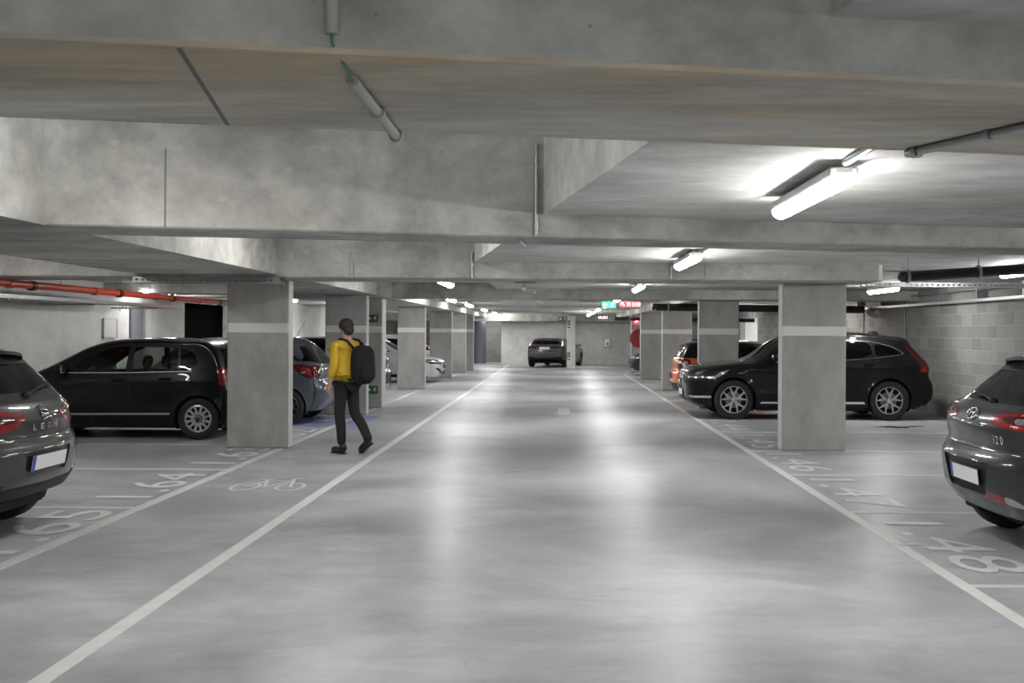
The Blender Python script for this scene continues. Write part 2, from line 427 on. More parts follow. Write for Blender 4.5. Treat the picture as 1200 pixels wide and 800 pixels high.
M['paper'] = flat('notice_paper', (.62, .62, .62), .6)
M['skin'] = flat('skin', (.50, .30, .22), .5)
M['jacket'] = flat('yellow_jacket', (.62, .40, .022), .65)
M['trouser'] = flat('dark_trousers', (.012, .0125, .013), .85)
M['shoe'] = flat('black_shoe', (.012, .012, .012), .5)
M['hair'] = flat('dark_hair', (.03, .022, .018), .6)
M['pack'] = flat('black_backpack_fabric', (.006, .006, .007), .85)
M['oil'] = worn('oil_stain', (.02, .02, .022), (.12, .12, .12), .8, .25)
M['joint'] = flat('formwork_joint', (.20, .20, .19), .8)
M['green_wire'] = flat('green_cable', (.05, .28, .12), .5)

# ------------------------------------------------------------------ car bodies
def pchip(xs, ys, xq):
    xs = np.asarray(xs, float); ys = np.asarray(ys, float); xq = np.asarray(xq, float)
    h = np.diff(xs); d = np.diff(ys) / h; n = len(xs)
    m = np.zeros(n)
    for i in range(1, n - 1):
        if d[i - 1] * d[i] > 0:
            w1 = 2 * h[i] + h[i - 1]; w2 = h[i] + 2 * h[i - 1]
            m[i] = (w1 + w2) / (w1 / d[i - 1] + w2 / d[i])
    m[0] = d[0]; m[-1] = d[-1]
    k = np.clip(np.searchsorted(xs, xq) - 1, 0, n - 2)
    t = np.clip((xq - xs[k]) / h[k], 0, 1)
    return ((1 + 2 * t) * (1 - t) ** 2 * ys[k] + t * (1 - t) ** 2 * h[k] * m[k] + t * t * (3 - 2 * t) * ys[k + 1] + t * t * (t - 1) * h[k] * m[k + 1])

def catmull(ts, ys, tq):
    """smooth, slightly rounded interpolation"""
    ts = np.asarray(ts, float); ys = np.asarray(ys, float); n = len(ts)
    m = np.zeros(n); d = np.diff(ys) / np.diff(ts)
    m[1:-1] = (d[:-1] * np.diff(ts)[1:] + d[1:] * np.diff(ts)[:-1]) / (ts[2:] - ts[:-2])
    m[0] = d[0]; m[-1] = d[-1]
    k = np.clip(np.searchsorted(ts, tq) - 1, 0, n - 2)
    h = np.diff(ts)[k]; t = np.clip((tq - ts[k]) / h, 0, 1)
    return ((1 + 2 * t) * (1 - t) ** 2 * ys[k] + t * (1 - t) ** 2 * h * m[k] + t * t * (3 - 2 * t) * ys[k + 1] + t * t * (t - 1) * h * m[k + 1])

QA = 2.4
class Body:
    def __init__(s, sp):
        s.sp = sp; K = sp['keys']
        x0 = np.array([k[0] for k in K]); z0 = np.array([k[1] for k in K]); x1 = np.array([k[2] for k in K]); z1 = np.array([k[3] for k in K])
        nn = np.array([k[4] if len(k) > 4 else 2.6 for k in K])
        seg = .5 * (np.hypot(np.diff(x0), np.diff(z0)) + np.hypot(np.diff(x1), np.diff(z1))) + 1e-3
        s.t = np.concatenate([[0], np.cumsum(seg)]); s.T = s.t[-1]
        s.c = (x0, z0, x1, z1, nn)
        s.wp = sp['plan']; s.bp = sp['belt']
        s.cr = sp.get('crease', []); s.fl = sp.get('flare', .012)
        s.tum = sp.get('tumble', .32)
    def P(s, t):
        x0, z0, x1, z1, nn = s.c
        return (catmull(s.t, x0, t), catmull(s.t, z0, t), catmull(s.t, x1, t), catmull(s.t, z1, t), pchip(s.t, nn, t))
    def Y(s, x, z):
        x = np.asarray(x, float); z = np.asarray(z, float)
        w = pchip([p[0] for p in s.wp], [p[1] for p in s.wp], np.clip(x, s.wp[0][0], s.wp[-1][0]))
        b = pchip([p[0] for p in s.bp], [p[1] for p in s.bp], np.clip(x, s.bp[0][0], s.bp[-1][0]))
        y = w - .05 * (np.clip(.52 - z, 0, 1) / .35) ** 2
        q = np.clip((z - .62) / (b - .62), 0, 1)
        y = y - .045 * q ** 2
        k = 40.0; e = (z - b)
        y = y - s.tum * np.log1p(np.exp(np.clip(k * e, -30, 30))) / k
        for xa, za, xb, zb, amp, wid in s.cr:
            L2 = (xb - xa) ** 2 + (zb - za) ** 2
            tt = ((x - xa) * (xb - xa) + (z - za) * (zb - za)) / L2
            tc = np.clip(tt, 0, 1)
            dd = np.hypot(x - xa - tc * (xb - xa), z - za - tc * (zb - za))
            y = y + amp * np.exp(-dd / wid)
        for xw in s.sp['wheels']:
            r = np.hypot(x - xw, z - s.sp['R'])
            y = y + s.fl * np.exp(-np.clip(r - s.sp['Ra'], 0, 9) / .07)
        return y
    def S(s, t, a):
        x0, z0, x1, z1, nn = s.P(t)
        sg = np.sign(a); aa = np.clip(np.abs(a), 0, 1)
        q = 1 - (1 - aa) ** QA
        h = (1 - q ** nn) ** (1 / nn)
        y1 = s.Y(x1, z1)
        return x1 + (x0 - x1) * h, sg * y1 * q, z1 + (z0 - z1) * h
    def inv(s, y, z, rear=True):
        """end view point -> (t, a)"""
        tt = s._tt; x0, z0, x1, z1, nn, y1 = s._tab
        q = np.clip(abs(y) / y1, 0, .99995); h = (1 - q ** nn) ** (1 / nn)
        zz = z1 + (z0 - z1) * h
        tm = s.sp.get('tmid', .5) * s.T
        idx = np.where(tt >= tm)[0] if rear else np.where(tt <= tm)[0][::-1]
        # walk from the bumper end up towards the roof
        seq = idx[::-1]
        prev = None
        for i in seq:
            if zz[i] >= z:
                if prev is None: t = tt[i]
                else:
                    f = (z - zz[prev]) / (zz[i] - zz[prev] + 1e-12); t = tt[prev] + f * (tt[i] - tt[prev])
                break
            prev = i
        else: t = tt[seq[-1]]
        qq = min(abs(y) / float(np.interp(t, tt, y1)), 1.0)
        a = 1 - (1 - qq) ** (1 / QA)
        return t, math.copysign(a, y)
    def prep(s):
        s._tt = np.linspace(0, s.T, 700); x0, z0, x1, z1, nn = s.P(s._tt); s._tab = (x0, z0, x1, z1, nn, s.Y(x1, z1))

def dens(poly, step, closed=True):
    out = []; n = len(poly)
    for i in range(n if closed else n - 1):
        a = poly[i]; b = poly[(i + 1) % n]
        k = max(1, int(math.ceil(math.hypot(b[0] - a[0], b[1] - a[1]) / step)))
        for j in range(k): out.append((a[0] + (b[0] - a[0]) * j / k, a[1] + (b[1] - a[1]) * j / k))
    if not closed: out.append(tuple(poly[-1]))
    return out

def smoothp(poly, it=2, closed=True):
    """corner cutting: rounds a polygon's corners"""
    for _ in range(it):
        o = []; n = len(poly)
        if not closed: o.append(poly[0])
        for i in range(n if closed else n - 1):
            a = poly[i]; b = poly[(i + 1) % n]
            o += [(a[0] * .8 + b[0] * .2, a[1] * .8 + b[1] * .2), (a[0] * .2 + b[0] * .8, a[1] * .2 + b[1] * .8)]
        if not closed: o.append(poly[-1])
        poly = o
    return poly

def strips(pl, w, closed=False):
    """a line of width w as quads"""
    out = []; n = len(pl)
    for i in range(n if closed else n - 1):
        a = np.array(pl[i]); b = np.array(pl[(i + 1) % n]); d = b - a; l = np.hypot(*d)
        if l < 1e-6: continue
        d = d / l; nn = np.array([-d[1], d[0]]) * w / 2; e = d * w * .35
        out.append([tuple(a - e + nn), tuple(b + e + nn), tuple(b + e - nn), tuple(a - e - nn)])
    return out

def cdt(points, loops, extra=None):
    vs = [Vector(p) for p in points]; ed = []
    for lp, closed in loops:
        b = len(vs); vs += [Vector((p[0], p[1])) for p in lp]
        n = len(lp); ed += [(b + i, b + (i + 1) % n) for i in range(n if closed else n - 1)]
    V, E_, F, _, _, _ = delaunay_2d_cdt(vs, ed, [], 0, 1e-5)
    return np.array([(v[0], v[1]) for v in V]), np.array([tuple(f) for f in F])

def make_body(sp, root, mats):
    """side panels: height field over (x,z). top: front-to-rear skin between the two edge curves.
    features: side [(label, poly, mat, depth)], end [(label, poly(y,z), mat, depth, 'f'|'r', 'sym'|'mid')],
    sline / eline = seams and trim strips"""
    B = Body(sp); B.prep()
    G = sp.get('grid', .06)
    parts = {}   # (label, sideflag) -> list of (V3, N3, F)
    # ---- side
    nt = int(B.T / .045)
    tt = np.linspace(0, B.T, nt); _, _, x1, z1, _ = B.P(tt)
    outline = list(zip(x1, z1)) + [(x1[-1] - .02, z1[-1] - .0)]
    zs = sp.get('sill', .2)
    bot = dens([(x1[-1] - .05, min(zs, z1[-1])), (x1[0] + .05, min(zs, z1[0]))], .06, False)
    outline = list(zip(x1, z1)) + bot
    loops = [(outline, True)]
    feats = []
    for f in sp.get('side', []):
        feats.append((f[0], dens(f[1], .05), f[2], f[3] if len(f) > 3 else 0)); loops.append((feats[-1][1], True))
    for lab, pl, w, mt, closed in sp.get('sline', []):
        for q in strips(pl, w, closed):
            q = dens(q, .06); feats.append((lab, q, mt, 0)); loops.append((q, True))
    arches = []
    for xw in sp['wheels']:
        c = [(xw + sp['Ra'] * math.cos(k * PI / 24), sp['R'] + sp['Ra'] * math.sin(k * PI / 24)) for k in range(48)]
        arches.append(c); loops.append((c, True))
        c2 = [(xw + (sp['Ra'] + .035) * math.cos(k * PI / 24), sp['R'] + (sp['Ra'] + .035) * math.sin(k * PI / 24)) for k in range(48)]
        loops.append((c2, True))
    xs = np.arange(0, sp['L'], G); zz = np.arange(zs + .03, sp['H'], G * .8)
    pts = [(x, z) for x in xs for z in zz]
    P_ = np.array(pts); pts = P_[inpoly(P_, np.array(outline))].tolist()
    V, F = cdt(pts, loops)
    cen = V[F].mean(axis=1)
    inside = inpoly(cen, np.array(outline))
    for c in arches: inside &= ~inpoly(cen, np.array(c))
    # also clear below the arches
    for xw in sp['wheels']: inside &= ~((np.abs(cen[:, 0] - xw) < sp['Ra'] * .98) & (cen[:, 1] < sp['R']))
    lab = np.full(len(F), -1)
    for i, f in enumerate(feats): lab[inpoly(cen, np.array(f[1]))] = i
    y = B.Y(V[:, 0], V[:, 1]); e = .004
    nx = -(B.Y(V[:, 0] + e, V[:, 1]) - B.Y(V[:, 0] - e, V[:, 1])) / (2 * e); nz = -(B.Y(V[:, 0], V[:, 1] + e) - B.Y(V[:, 0], V[:, 1] - e)) / (2 * e)
    Nn = np.stack([nx, np.ones(len(V)), nz], 1); Nn /= np.linalg.norm(Nn, axis=1)[:, None]
    P3 = np.stack([V[:, 0], y, V[:, 1]], 1)
    def put(key, mt, depth, F_, P3, Nn, flip):
        parts.setdefault(key, {'g': [], 'm': mt})['g'].append((F_, P3, Nn, depth, flip))
    groups = {}
    for i in range(-1, len(feats)):
        sel = F[(lab == i) & inside]
        if len(sel) == 0: continue
        nm, mt, dp = ('body_shell', 'paint', 0) if i < 0 else (feats[i][0], feats[i][2], feats[i][3])
        for sg in (1, -1):
            PP = P3 * np.array([1, sg, 1]); NN = Nn * np.array([1, sg, 1])
            key = (nm, 0 if nm in ONE else sg, mt)
            put(key, mt, dp, sel, PP, NN, sg == 1)   # winding fixed below
    # ---- top skin
    na = 15
    ts = np.arange(0, B.T + G, G); ts = np.linspace(0, B.T, max(len(ts), 2))
    aa = np.linspace(-1, 1, 2 * na + 1)
    SA = 1.1
    pts = [(t, a * SA) for t in ts[1:-1] for a in aa[1:-1]]
    bnd = [(t, -SA) for t in tt] + [(B.T, a * SA) for a in aa[1:-1]] + [(t, SA) for t in tt[::-1]] + [(0, a * SA) for a in aa[::-1][1:-1]]
    loops = [(bnd, True)]; feats = []
    def mp(poly, rear):
        return [(lambda r: (r[0], r[1] * SA))(B.inv(p[0], p[1], rear)) for p in poly]
    for f in sp.get('end', []):
        nm, poly, mt, dp, fr, kind = f
        if kind == 'mid':
            full = list(poly) + [(-p[0], p[1]) for p in poly[::-1] if abs(p[0]) > 1e-6]
            q = mp(dens(full, .03), fr == 'r'); feats.append((nm, q, mt, dp, 0)); loops.append((q, True))
        else:
            for sg in (1, -1):
                q = mp(dens([(p[0] * sg, p[1]) for p in poly], .03), fr == 'r'); feats.append((nm, q, mt, dp, sg)); loops.append((q, True))
    for f in sp.get('top', []):      # in (t-fraction, a) space: (label, poly, mat, depth)
        nm, poly, mt, dp = f
        full = list(poly) + [(p[0], -p[1]) for p in poly[::-1] if abs(p[1]) > 1e-6]
        q = [(p[0] * B.T, p[1] * SA) for p in full]; q = dens(q, .05); feats.append((nm, q, mt, dp, 0)); loops.append((q, True))
    for nm, pl, w, mt, fr, mir in sp.get('eline', []):
        for sg in ((1, -1) if mir else (1,)):
            for q in strips([(p[0] * sg, p[1]) for p in pl], w):
                q = mp(dens(q, .03), fr == 'r'); feats.append((nm, q, mt, 0, 0)); loops.append((q, True))
    V, F = cdt(pts, loops)
    V[:, 0] = np.clip(V[:, 0], 0, B.T); V[:, 1] = np.clip(V[:, 1] / SA, -1, 1)
    X, Yv, Z = B.S(V[:, 0], V[:, 1]); P3 = np.stack([X, Yv, Z], 1)
    ac = np.clip(V[:, 1], -.97, .97); e = .006
    tm, tp = np.clip(V[:, 0] - e, 0, B.T), np.clip(V[:, 0] + e, 0, B.T)
    d1 = np.stack(B.S(tp, ac), 1) - np.stack(B.S(tm, ac), 1)
    an = np.where(np.abs(ac) < .02, .02 * np.where(ac < 0, -1, 1), ac)
    d2 = np.stack(B.S(V[:, 0], an + e), 1) - np.stack(B.S(V[:, 0], an - e), 1)
    Nn = np.cross(d2, d1); Nn /= (np.linalg.norm(Nn, axis=1)[:, None] + 1e-12)
    # centre line: no sideways lean
    c0 = np.abs(V[:, 1]) < .02
    Nn[c0, 1] *= np.abs(V[c0, 1]) / .02; Nn /= (np.linalg.norm(Nn, axis=1)[:, None] + 1e-12)
    # orient outward
    cc = np.array([sp['L'] / 2, 0, .6]); flipn = np.einsum('ij,ij->i', Nn, P3 - cc) < 0; 
    Nn[flipn] *= -1
    cen = V[F].mean(axis=1)
    lab = np.full(len(F), -1)
    c2 = cen.copy(); c2[:, 1] *= SA
    for i, f in enumerate(feats): lab[inpoly(c2, np.array(f[1]))] = i
    for i in range(-1, len(feats)):
        sel = F[lab == i]
        if len(sel) == 0: continue
        if i < 0: key = ('body_shell', 0, 'paint'); mt = 'paint'; dp = 0
        else:
            nm, _, mt, dp, sg = feats[i]; key = (nm, sg if nm not in ONE else 0, mt)
        put(key, mt, dp, sel, P3, Nn, None)
    # ---- emit parts
    made = {}
    merged = {}
    for (nm, sg, mt), d in parts.items():
        merged.setdefault((nm, sg), []).append((mt, d['g']))
    for (nm, sg), lst in merged.items():
        vs = []; ns = []; fs = []; fm = []; ml = []
        for mt, gl in lst:
            mat = mats.get(mt) or M[mt]
            if mat not in ml: ml.append(mat)
            mi = ml.index(mat)
            for F_, P3, Nn, depth, flip in gl:
                u, inv_ = np.unique(F_, return_inverse=True); Fi = inv_.reshape(F_.shape)
                p = P3[u]; n = Nn[u]
                # winding: face normal must agree with the vertex normals
                fn = np.cross(p[Fi[:, 1]] - p[Fi[:, 0]], p[Fi[:, 2]] - p[Fi[:, 0]])
                bad = np.einsum('ij,ij->i', fn, n[Fi].mean(axis=1)) < 0
                Fi[bad] = Fi[bad][:, ::-1]
                b = len(vs)
                q = p + n * depth
                vs += q.tolist(); ns += n.tolist(); fs += (Fi + b).tolist(); fm += [mi] * len(Fi)
                if depth != 0:
                    cnt = set()
                    for f in Fi:
                        for k in range(3): cnt.add((int(f[k]), int(f[(k + 1) % 3])))
                    bd = [(a, c) for (a, c) in cnt if (c, a) not in cnt]
                    b2 = len(vs); ids = sorted({i for e_ in bd for i in e_}); mpv = {i: b2 + k for k, i in enumerate(ids)}
                    vs += p[ids].tolist(); ns += n[ids].tolist()
                    b3 = len(vs); mpt = {i: b3 + k for k, i in enumerate(ids)}
                    vs += q[ids].tolist(); ns += n[ids].tolist()
                    for a, c in bd: fs.append((mpt[a], mpv[a], mpv[c], mpt[c])); fm.append(mi)
        o = mesh_obj(nm, vs, fs, ml, root, fm, True, ns)
        o.location = (-sp['L'] / 2, 0, 0)
        made.setdefault(nm, []).append(o)
    return B, made

ONE = {'body_shell', 'hood', 'tailgate', 'bumper', 'front_bumper', 'rear_bumper', 'windscreen', 'rear_window', 'panel_gap', 'grille', 'plate_recess', 'roof_panel', 'diffuser', 'chrome_trim', 'spoiler'}

def ring(r, n=48, a0=0): return [(r * math.cos(a0 + 2 * PI * k / n), r * math.sin(a0 + 2 * PI * k / n)) for k in range(n)]
def pol(r, deg): return (r * math.cos(math.radians(deg)), r * math.sin(math.radians(deg)))

def rim_holes(kind, r):
    H = []
    if kind == 'slots12':
        for k in range(12):
            a = k * 30
            H.append(smoothp([pol(r * .52, a - 5), pol(r * .86, a - 8.5), pol(r * .90, a), pol(r * .86, a + 8.5), pol(r * .52, a + 5)], 1))
    elif kind == 'y5':
        for k in range(5):
            a = 90 + k * 72
            H.append([pol(r * .50, a), pol(r * .93, a - 15), pol(r * .95, a), pol(r * .93, a + 15)])      # inside each fork
            c = a + 36
            H.append([pol(r * .24, c - 20), pol(r * .93, c - 15), pol(r * .95, c), pol(r * .93, c + 15), pol(r * .24, c + 20)][0:5])
    elif kind == 's10':
        for k in range(10):
            a = k * 36
            H.append([pol(r * .30, a - 9), pol(r * .93, a - 13.5), pol(r * .95, a), pol(r * .93, a + 13.5), pol(r * .30, a + 9)])
    elif kind == 's5':
        for k in range(5):
            a = 18 + k * 72
            H.append([pol(r * .28, a - 22), pol(r * .92, a - 27), pol(r * .95, a - 13), pol(r * .95, a + 13), pol(r * .92, a + 27), pol(r * .28, a + 22)])
    return H

def make_wheel(R, rimr, kind, mat, parent, x, y, sgn, width=.19, simple=False):
    """sgn = +1: outer face towards +y"""
    w = empty('wheel', (x, y, R)); w.parent = parent
    if sgn < 0: w.rotation_euler = (0, 0, PI)
    # local: axle along y, outer face at y = 0, inboard negative
    t = MB()
    t.lathe([(rimr, -.02), (rimr + .012, -.004), (R - .035, .0), (R - .012, -.012), (R, -.035), (R, -width + .035), (R - .012, -width + .012), (R - .035, -width), (rimr, -width + .02)], 40, closed=False)
    t.build('tyre', M['tyre'], w, True, 50)
    r = MB()
    r.lathe([(rimr + .004, -.012), (rimr - .006, -.008), (rimr - .014, -.03), (rimr - .02, -width + .03)], 36)
    RM = Matrix.Rotation(PI / 2, 4, 'X')   # local xy -> xz , z -> -y
    r.plate(ring(rimr - .004, 60), rim_holes(kind, rimr), .020, .045, 0, RM)
    r.lathe([(0.0, -.008), (rimr * .12, -.009), (rimr * .16, -.016), (rimr * .17, -.03)], 24)
    r.build('rim', mat, w, True, 40)
    d = MB()
    d.lathe([(0, -.075), (rimr * .62, -.075), (rimr * .62, -.09), (0, -.09)], 28)
    d.build('brake_disc', M['steel'], w, True, 40)
    bk = MB(); bk.lathe([(0, -width + .04), (rimr, -width + .04)], 28); bk.build('wheel_back', M['dark'], w)
    return w

def plate_obj(parent, x, y, z, rz=0, tilt=0, lift=0.0, name='number_plate', frame=True):
    """plate faces local +x (rear) when rz=0"""
    p = MB()
    if frame: p.box(-.004, .006, -.27, .27, -.065, .065, 2, bev=.003)
    p.box(.004, .009, -.258, .258, -.053, .057, 0)
    p.box(.008, .0105, -.258, -.216, -.053, .057, 1)
    o = p.build(name, [M['plate'], M['eu'], M['black']], parent)
    o.location = (x, y, z); o.rotation_euler = (0, tilt, rz)
    return o

def seats(sp, root):
    L = sp['L']; W = sp['W']; fb = sp['frontseat']; 
    for (x, yy, w) in ((fb, .36, .25), (fb, -.36, .25)):
        s = MB()
        s.box(x - .5, x + .02, yy - w, yy + w, .30, .50, bev=.05)
        Mx = Matrix.Translation((x, yy, .45)) @ Matrix.Rotation(.22, 4, 'Y')
        s.box(-.07, .07, -w, w, 0, .56, M=Mx, bev=.045)
        s.box(-.045, .045, -w * .45, w * .45, .60, .78, M=Mx, bev=.035)
        s.box(-.012, .012, -.06, .06, .54, .62, M=Mx)
        o = s.build('front_seat', M['seat'], root, True, 35); o.location = (-L / 2, 0, 0)
    x = fb + .85
    s = MB()
    s.box(x - .45, x + .05, -W + .22, W - .22, .32, .50, bev=.05)
    Mx = Matrix.Translation((x, 0, .45)) @ Matrix.Rotation(.25, 4, 'Y')
    s.box(-.06, .06, -W + .22, W - .22, 0, .50, M=Mx, bev=.045)
    for yy in (-.36, .36): s.box(-.04, .04, yy - .11, yy + .11, .52, .66, M=Mx, bev=.03)
    o = s.build('rear_seat', M['seat'], root, True, 35); o.location = (-L / 2, 0, 0)
    d = MB(); x = fb - .95
    d.box(x - .35, x + .05, -W + .12, W - .12, .45, .86, bev=.05)
    o = d.build('dashboard', M['seat'], root, True, 35); o.location = (-L / 2, 0, 0)
    st = MB()
    Mx = Matrix.Translation((x + .2, sp.get('driver', -.36), .86)) @ Matrix.Rotation(-1.15, 4, 'Y')
    st.tube([Mx @ Vector((.185 * math.cos(t), .185 * math.sin(t), 0)) for t in np.linspace(0, 2 * PI, 25)], .016, 8, cap=False)
    st.box(-.18, .18, -.02, .02, -.012, .012, M=Mx); st.ell((0, 0, 0), (.06, .06, .03), M=Mx)
    st.tube([(x, sp.get('driver', -.36), .75), (x + .2, sp.get('driver', -.36), .86)], .03)
    o = st.build('steering_wheel', M['seat'], root, True, 40); o.location = (-L / 2, 0, 0)

def make_car(sp, label, cat='car', group=None, loc=(0, 0, 0), rz=0, col='paint_grey', detail=True):
    root = empty(sp['name'], (loc[0], loc[1], 0), rz)
    tag(root, label, cat, group)
    L, W, R = sp['L'], sp['W'], sp['R']
    mats = {'paint': col}
    B, made = make_body(sp, root, mats)
    off = -L / 2
    # wheels, wells
    for xw in sp['wheels']:
        for sg in (1, -1):
            yo = float(B.Y(xw, R + sp['Ra'])) - .03
            make_wheel(R, sp['rim'], sp['rimkind'], M[sp['rimmat']], root, xw + off, sg * yo, sg)
            wl = MB()
            Ra = sp['Ra'] + .004; n = 22
            prof = []
            vs = []; fs = []
            for k in range(n + 1):
                t = math.radians(-35 + 250 * k / n)
                cx, cz = xw + Ra * math.cos(t), max(R + Ra * math.sin(t), .16)
                yy = float(B.Y(cx, max(cz, .2)))
                vs += [(cx, sg * (yy - .001), cz), (cx, sg * (yy - .02), cz), (cx, sg * (W - .32), cz)]
            for k in range(n):
                for j in (0, 1): fs.append((k * 3 + j, k * 3 + j + 1, k * 3 + 4 + j, k * 3 + 3 + j))
            c = len(vs); vs.append((xw, sg * (W - .32), R))
            for k in range(n): fs.append((c, k * 3 + 2, k * 3 + 5))
            wl.add(vs, fs)
            o = wl.build('wheel_arch_liner', M['dark'], root); o.location = (off, 0, 0)
    ub = MB()
    ub.box(.30, L - .34, -W + .33, W - .33, .20, .27)
    ub.box(sp['wheels'][0] + sp['Ra'] + .02, sp['wheels'][1] - sp['Ra'] - .02, -W + .07, W - .07, .17, .27)
    o = ub.build('underbody', M['dark'], root); o.location = (off, 0, 0)
    if detail: seats(sp, root)
    # mirrors
    if 'mirror' in sp:
        mx, mz = sp['mirror']
        for sg in (1, -1):
            yb = float(B.Y(mx, mz))
            mi = MB()
            mi.ell((mx + off, sg * (yb + .115), mz + .02), (.055, .10, .07), 0, 18, 12, e=.75)
            mi.box(mx + off - .03, mx + off + .03, sg * (yb - .02) if sg > 0 else -(yb + .06), (yb + .06) if sg > 0 else -(yb - .02), mz - .045, mz - .015, 1)
            mo = mi.build('wing_mirror', [sp.get('mirrormat') and M[sp['mirrormat']] or col, M['black']], root, True, 50)
            gl = MB(); gl.box(mx + off + .050, mx + off + .057, sg * (yb + .045) if sg > 0 else -(yb + .185), (yb + .185) if sg > 0 else -(yb + .045), mz - .03, mz + .07)
            gl.build('mirror_glass', M['chrome'], mo)
    for (hx, hz) in sp.get('handles', []):
        for sg in (1, -1):
            yb = float(B.Y(hx, hz)); h = MB()
            pts = [(hx - .09 + off, sg * (yb - .004), hz), (hx - .075 + off, sg * (yb + .028), hz), (hx + .07 + off, sg * (yb + .03), hz + .004), (hx + .09 + off, sg * (yb - .004), hz + .004)]
            h.tube(pts, [.011, .013, .013, .011], 8)
            h.build('door_handle', col if not sp.get('handlemat') else M[sp['handlemat']], root, True, 60)
    if 'antenna' in sp:
        ax, az, dx, dz = sp['antenna']; a = MB()
        a.tube([(ax + off, 0, az - .02), (ax + off, 0, az + .01)], .02, 10); a.tube([(ax + off, 0, az), (ax + dx + off, 0, az + dz)], [.005, .0025], 6)
        a.build('antenna', M['black'], root, True, 50)
    return root, B, made

def on_end(B, y, z, rear=True):
    """position and outward normal on the front/rear skin at (y,z)"""
    t, a = B.inv(y, z, rear); e = .01
    p = np.array([float(v) for v in B.S(np.array(t), np.array(a))])
    t1 = np.array([float(v) for v in B.S(np.array(min(t + e, B.T)), np.array(a))]); t0 = np.array([float(v) for v in B.S(np.array(max(t - e, 0)), np.array(a))])
    d = t1 - t0; n = np.array([-d[2], 0, d[0]]); n /= np.linalg.norm(n)
    if (n[0] < 0) == rear: n = -n
    return p, n

def end_frame(B, sp, y, z, rear=True, lift=.004):
    """matrix: local x = reading direction (seen from outside), y = up the skin, z = outward"""
    p, n = on_end(B, y, z, rear)
    n = Vector(n); 
    h = Vector((0, 1, 0)) if rear else Vector((0, -1, 0))
    # seen from behind (+x side looking -x) the right hand is +y ... reading direction
    up = n.cross(h); 
    if up.z < 0: up = -up
    rt = up.cross(n)
    Mx = Matrix((rt, up, n)).transposed().to_4x4()
    Mx.translation = Vector((p[0] - sp['L'] / 2, p[1], p[2])) + n * lift
    return Mx

# ------------------------------------------------------------------ the cars
PAINT = dict(
    black=paint('black_paint', (.0032, .0032, .0045), .0, .35, 1.26),
    grey=paint('gunmetal_paint', (.042, .040, .040), .45, .34),
    slate=paint('slate_paint', (.026, .029, .034), .45, .34),
    steelblue=paint('steel_blue_paint', (.070, .077, .100), .45, .3),
    dark=paint('dark_grey_paint', (.0055, .005, .0055), .1, .32, 1.24),
    silver=paint('silver_paint', (.52, .53, .56), .5, .28),
    orange=paint('orange_paint', (.62, .10, .022), .2, .3),
    fargrey=paint('mid_grey_paint', (.085, .083, .086), .4, .34),
    white=paint('white_paint', (.62, .62, .62), .0, .3))

def add_text(B, sp, root, txt, y, z, w, h, mat='chrome', name='lettering', depth=.004, rear=True, lift=.002, parent=None):
    Mx = end_frame(B, sp, y, z, rear, lift)
    vs, fs = text_fit(txt, w, h)
    mb = MB(); mb.add(vs, fs, 0, Mx @ Matrix.Translation((0, 0, depth)))
    mb.add(vs, [tuple(reversed(f)) for f in fs], 0, Mx)
    # rim walls
    cnt = {}
    for f in fs:
        for i in range(len(f)): cnt[(f[i], f[(i + 1) % len(f)])] = 1
    n = len(vs); b = [Mx @ Vector(v) for v in vs] + [Mx @ (Vector(v) + Vector((0, 0, depth))) for v in vs]
    mb.add(b, [(a, c, c + n, a + n) for (a, c) in cnt if (c, a) not in cnt])
    return mb.build(name, M[mat], parent or root)

def stroke(mb, pts, r, Mx, mi=0):
    mb.tube([Mx @ Vector((p[0], p[1], 0)) for p in pts], r, 6, mi)

def hatch_keys(L, H, fo, cowl, rs, re, rb, zt, over=.10):
    """L length, H roof height, cowl (x,z), rs roof start x, re roof end (x,z), rb rear glass foot (x,z), zt tailgate top width"""
    return [
        (.10, .20, .30, .22, 2.8), (.015, .34, .27, .34, 3.0), (.0, .50, .27, .50, 3.0), (.03, .66, .30, .64, 2.8),
        (.12, .76, .42, .73, 2.6), (cowl[0] * .55, (.80 + cowl[1]) / 2 - .005, cowl[0] * .62 + .1, .84, 2.4),
        (cowl[0], cowl[1], cowl[0] + .16, cowl[1] - .07, 2.4),
        (cowl[0] + .17, cowl[1] + .09, cowl[0] + .32, cowl[1] + .02, 2.5),
        ((cowl[0] + rs) / 2 + .04, (cowl[1] + H) / 2 + .07, (cowl[0] + rs) / 2 + .18, (cowl[1] + H) / 2 - .05, 2.6),
        (rs, H - .035, rs + .12, H - .135, 2.6), (rs + .45, H, rs + .5, H - .105, 2.6),
        ((rs + .45 + re[0]) / 2, H - .005, (rs + .45 + re[0]) / 2, H - .115, 2.6),
        (re[0] - .02, re[1], re[0] - .12, re[1] - .10, 2.6), (re[0] + .02, re[1] - .03, re[0] - .08, re[1] - .14, 2.8)]

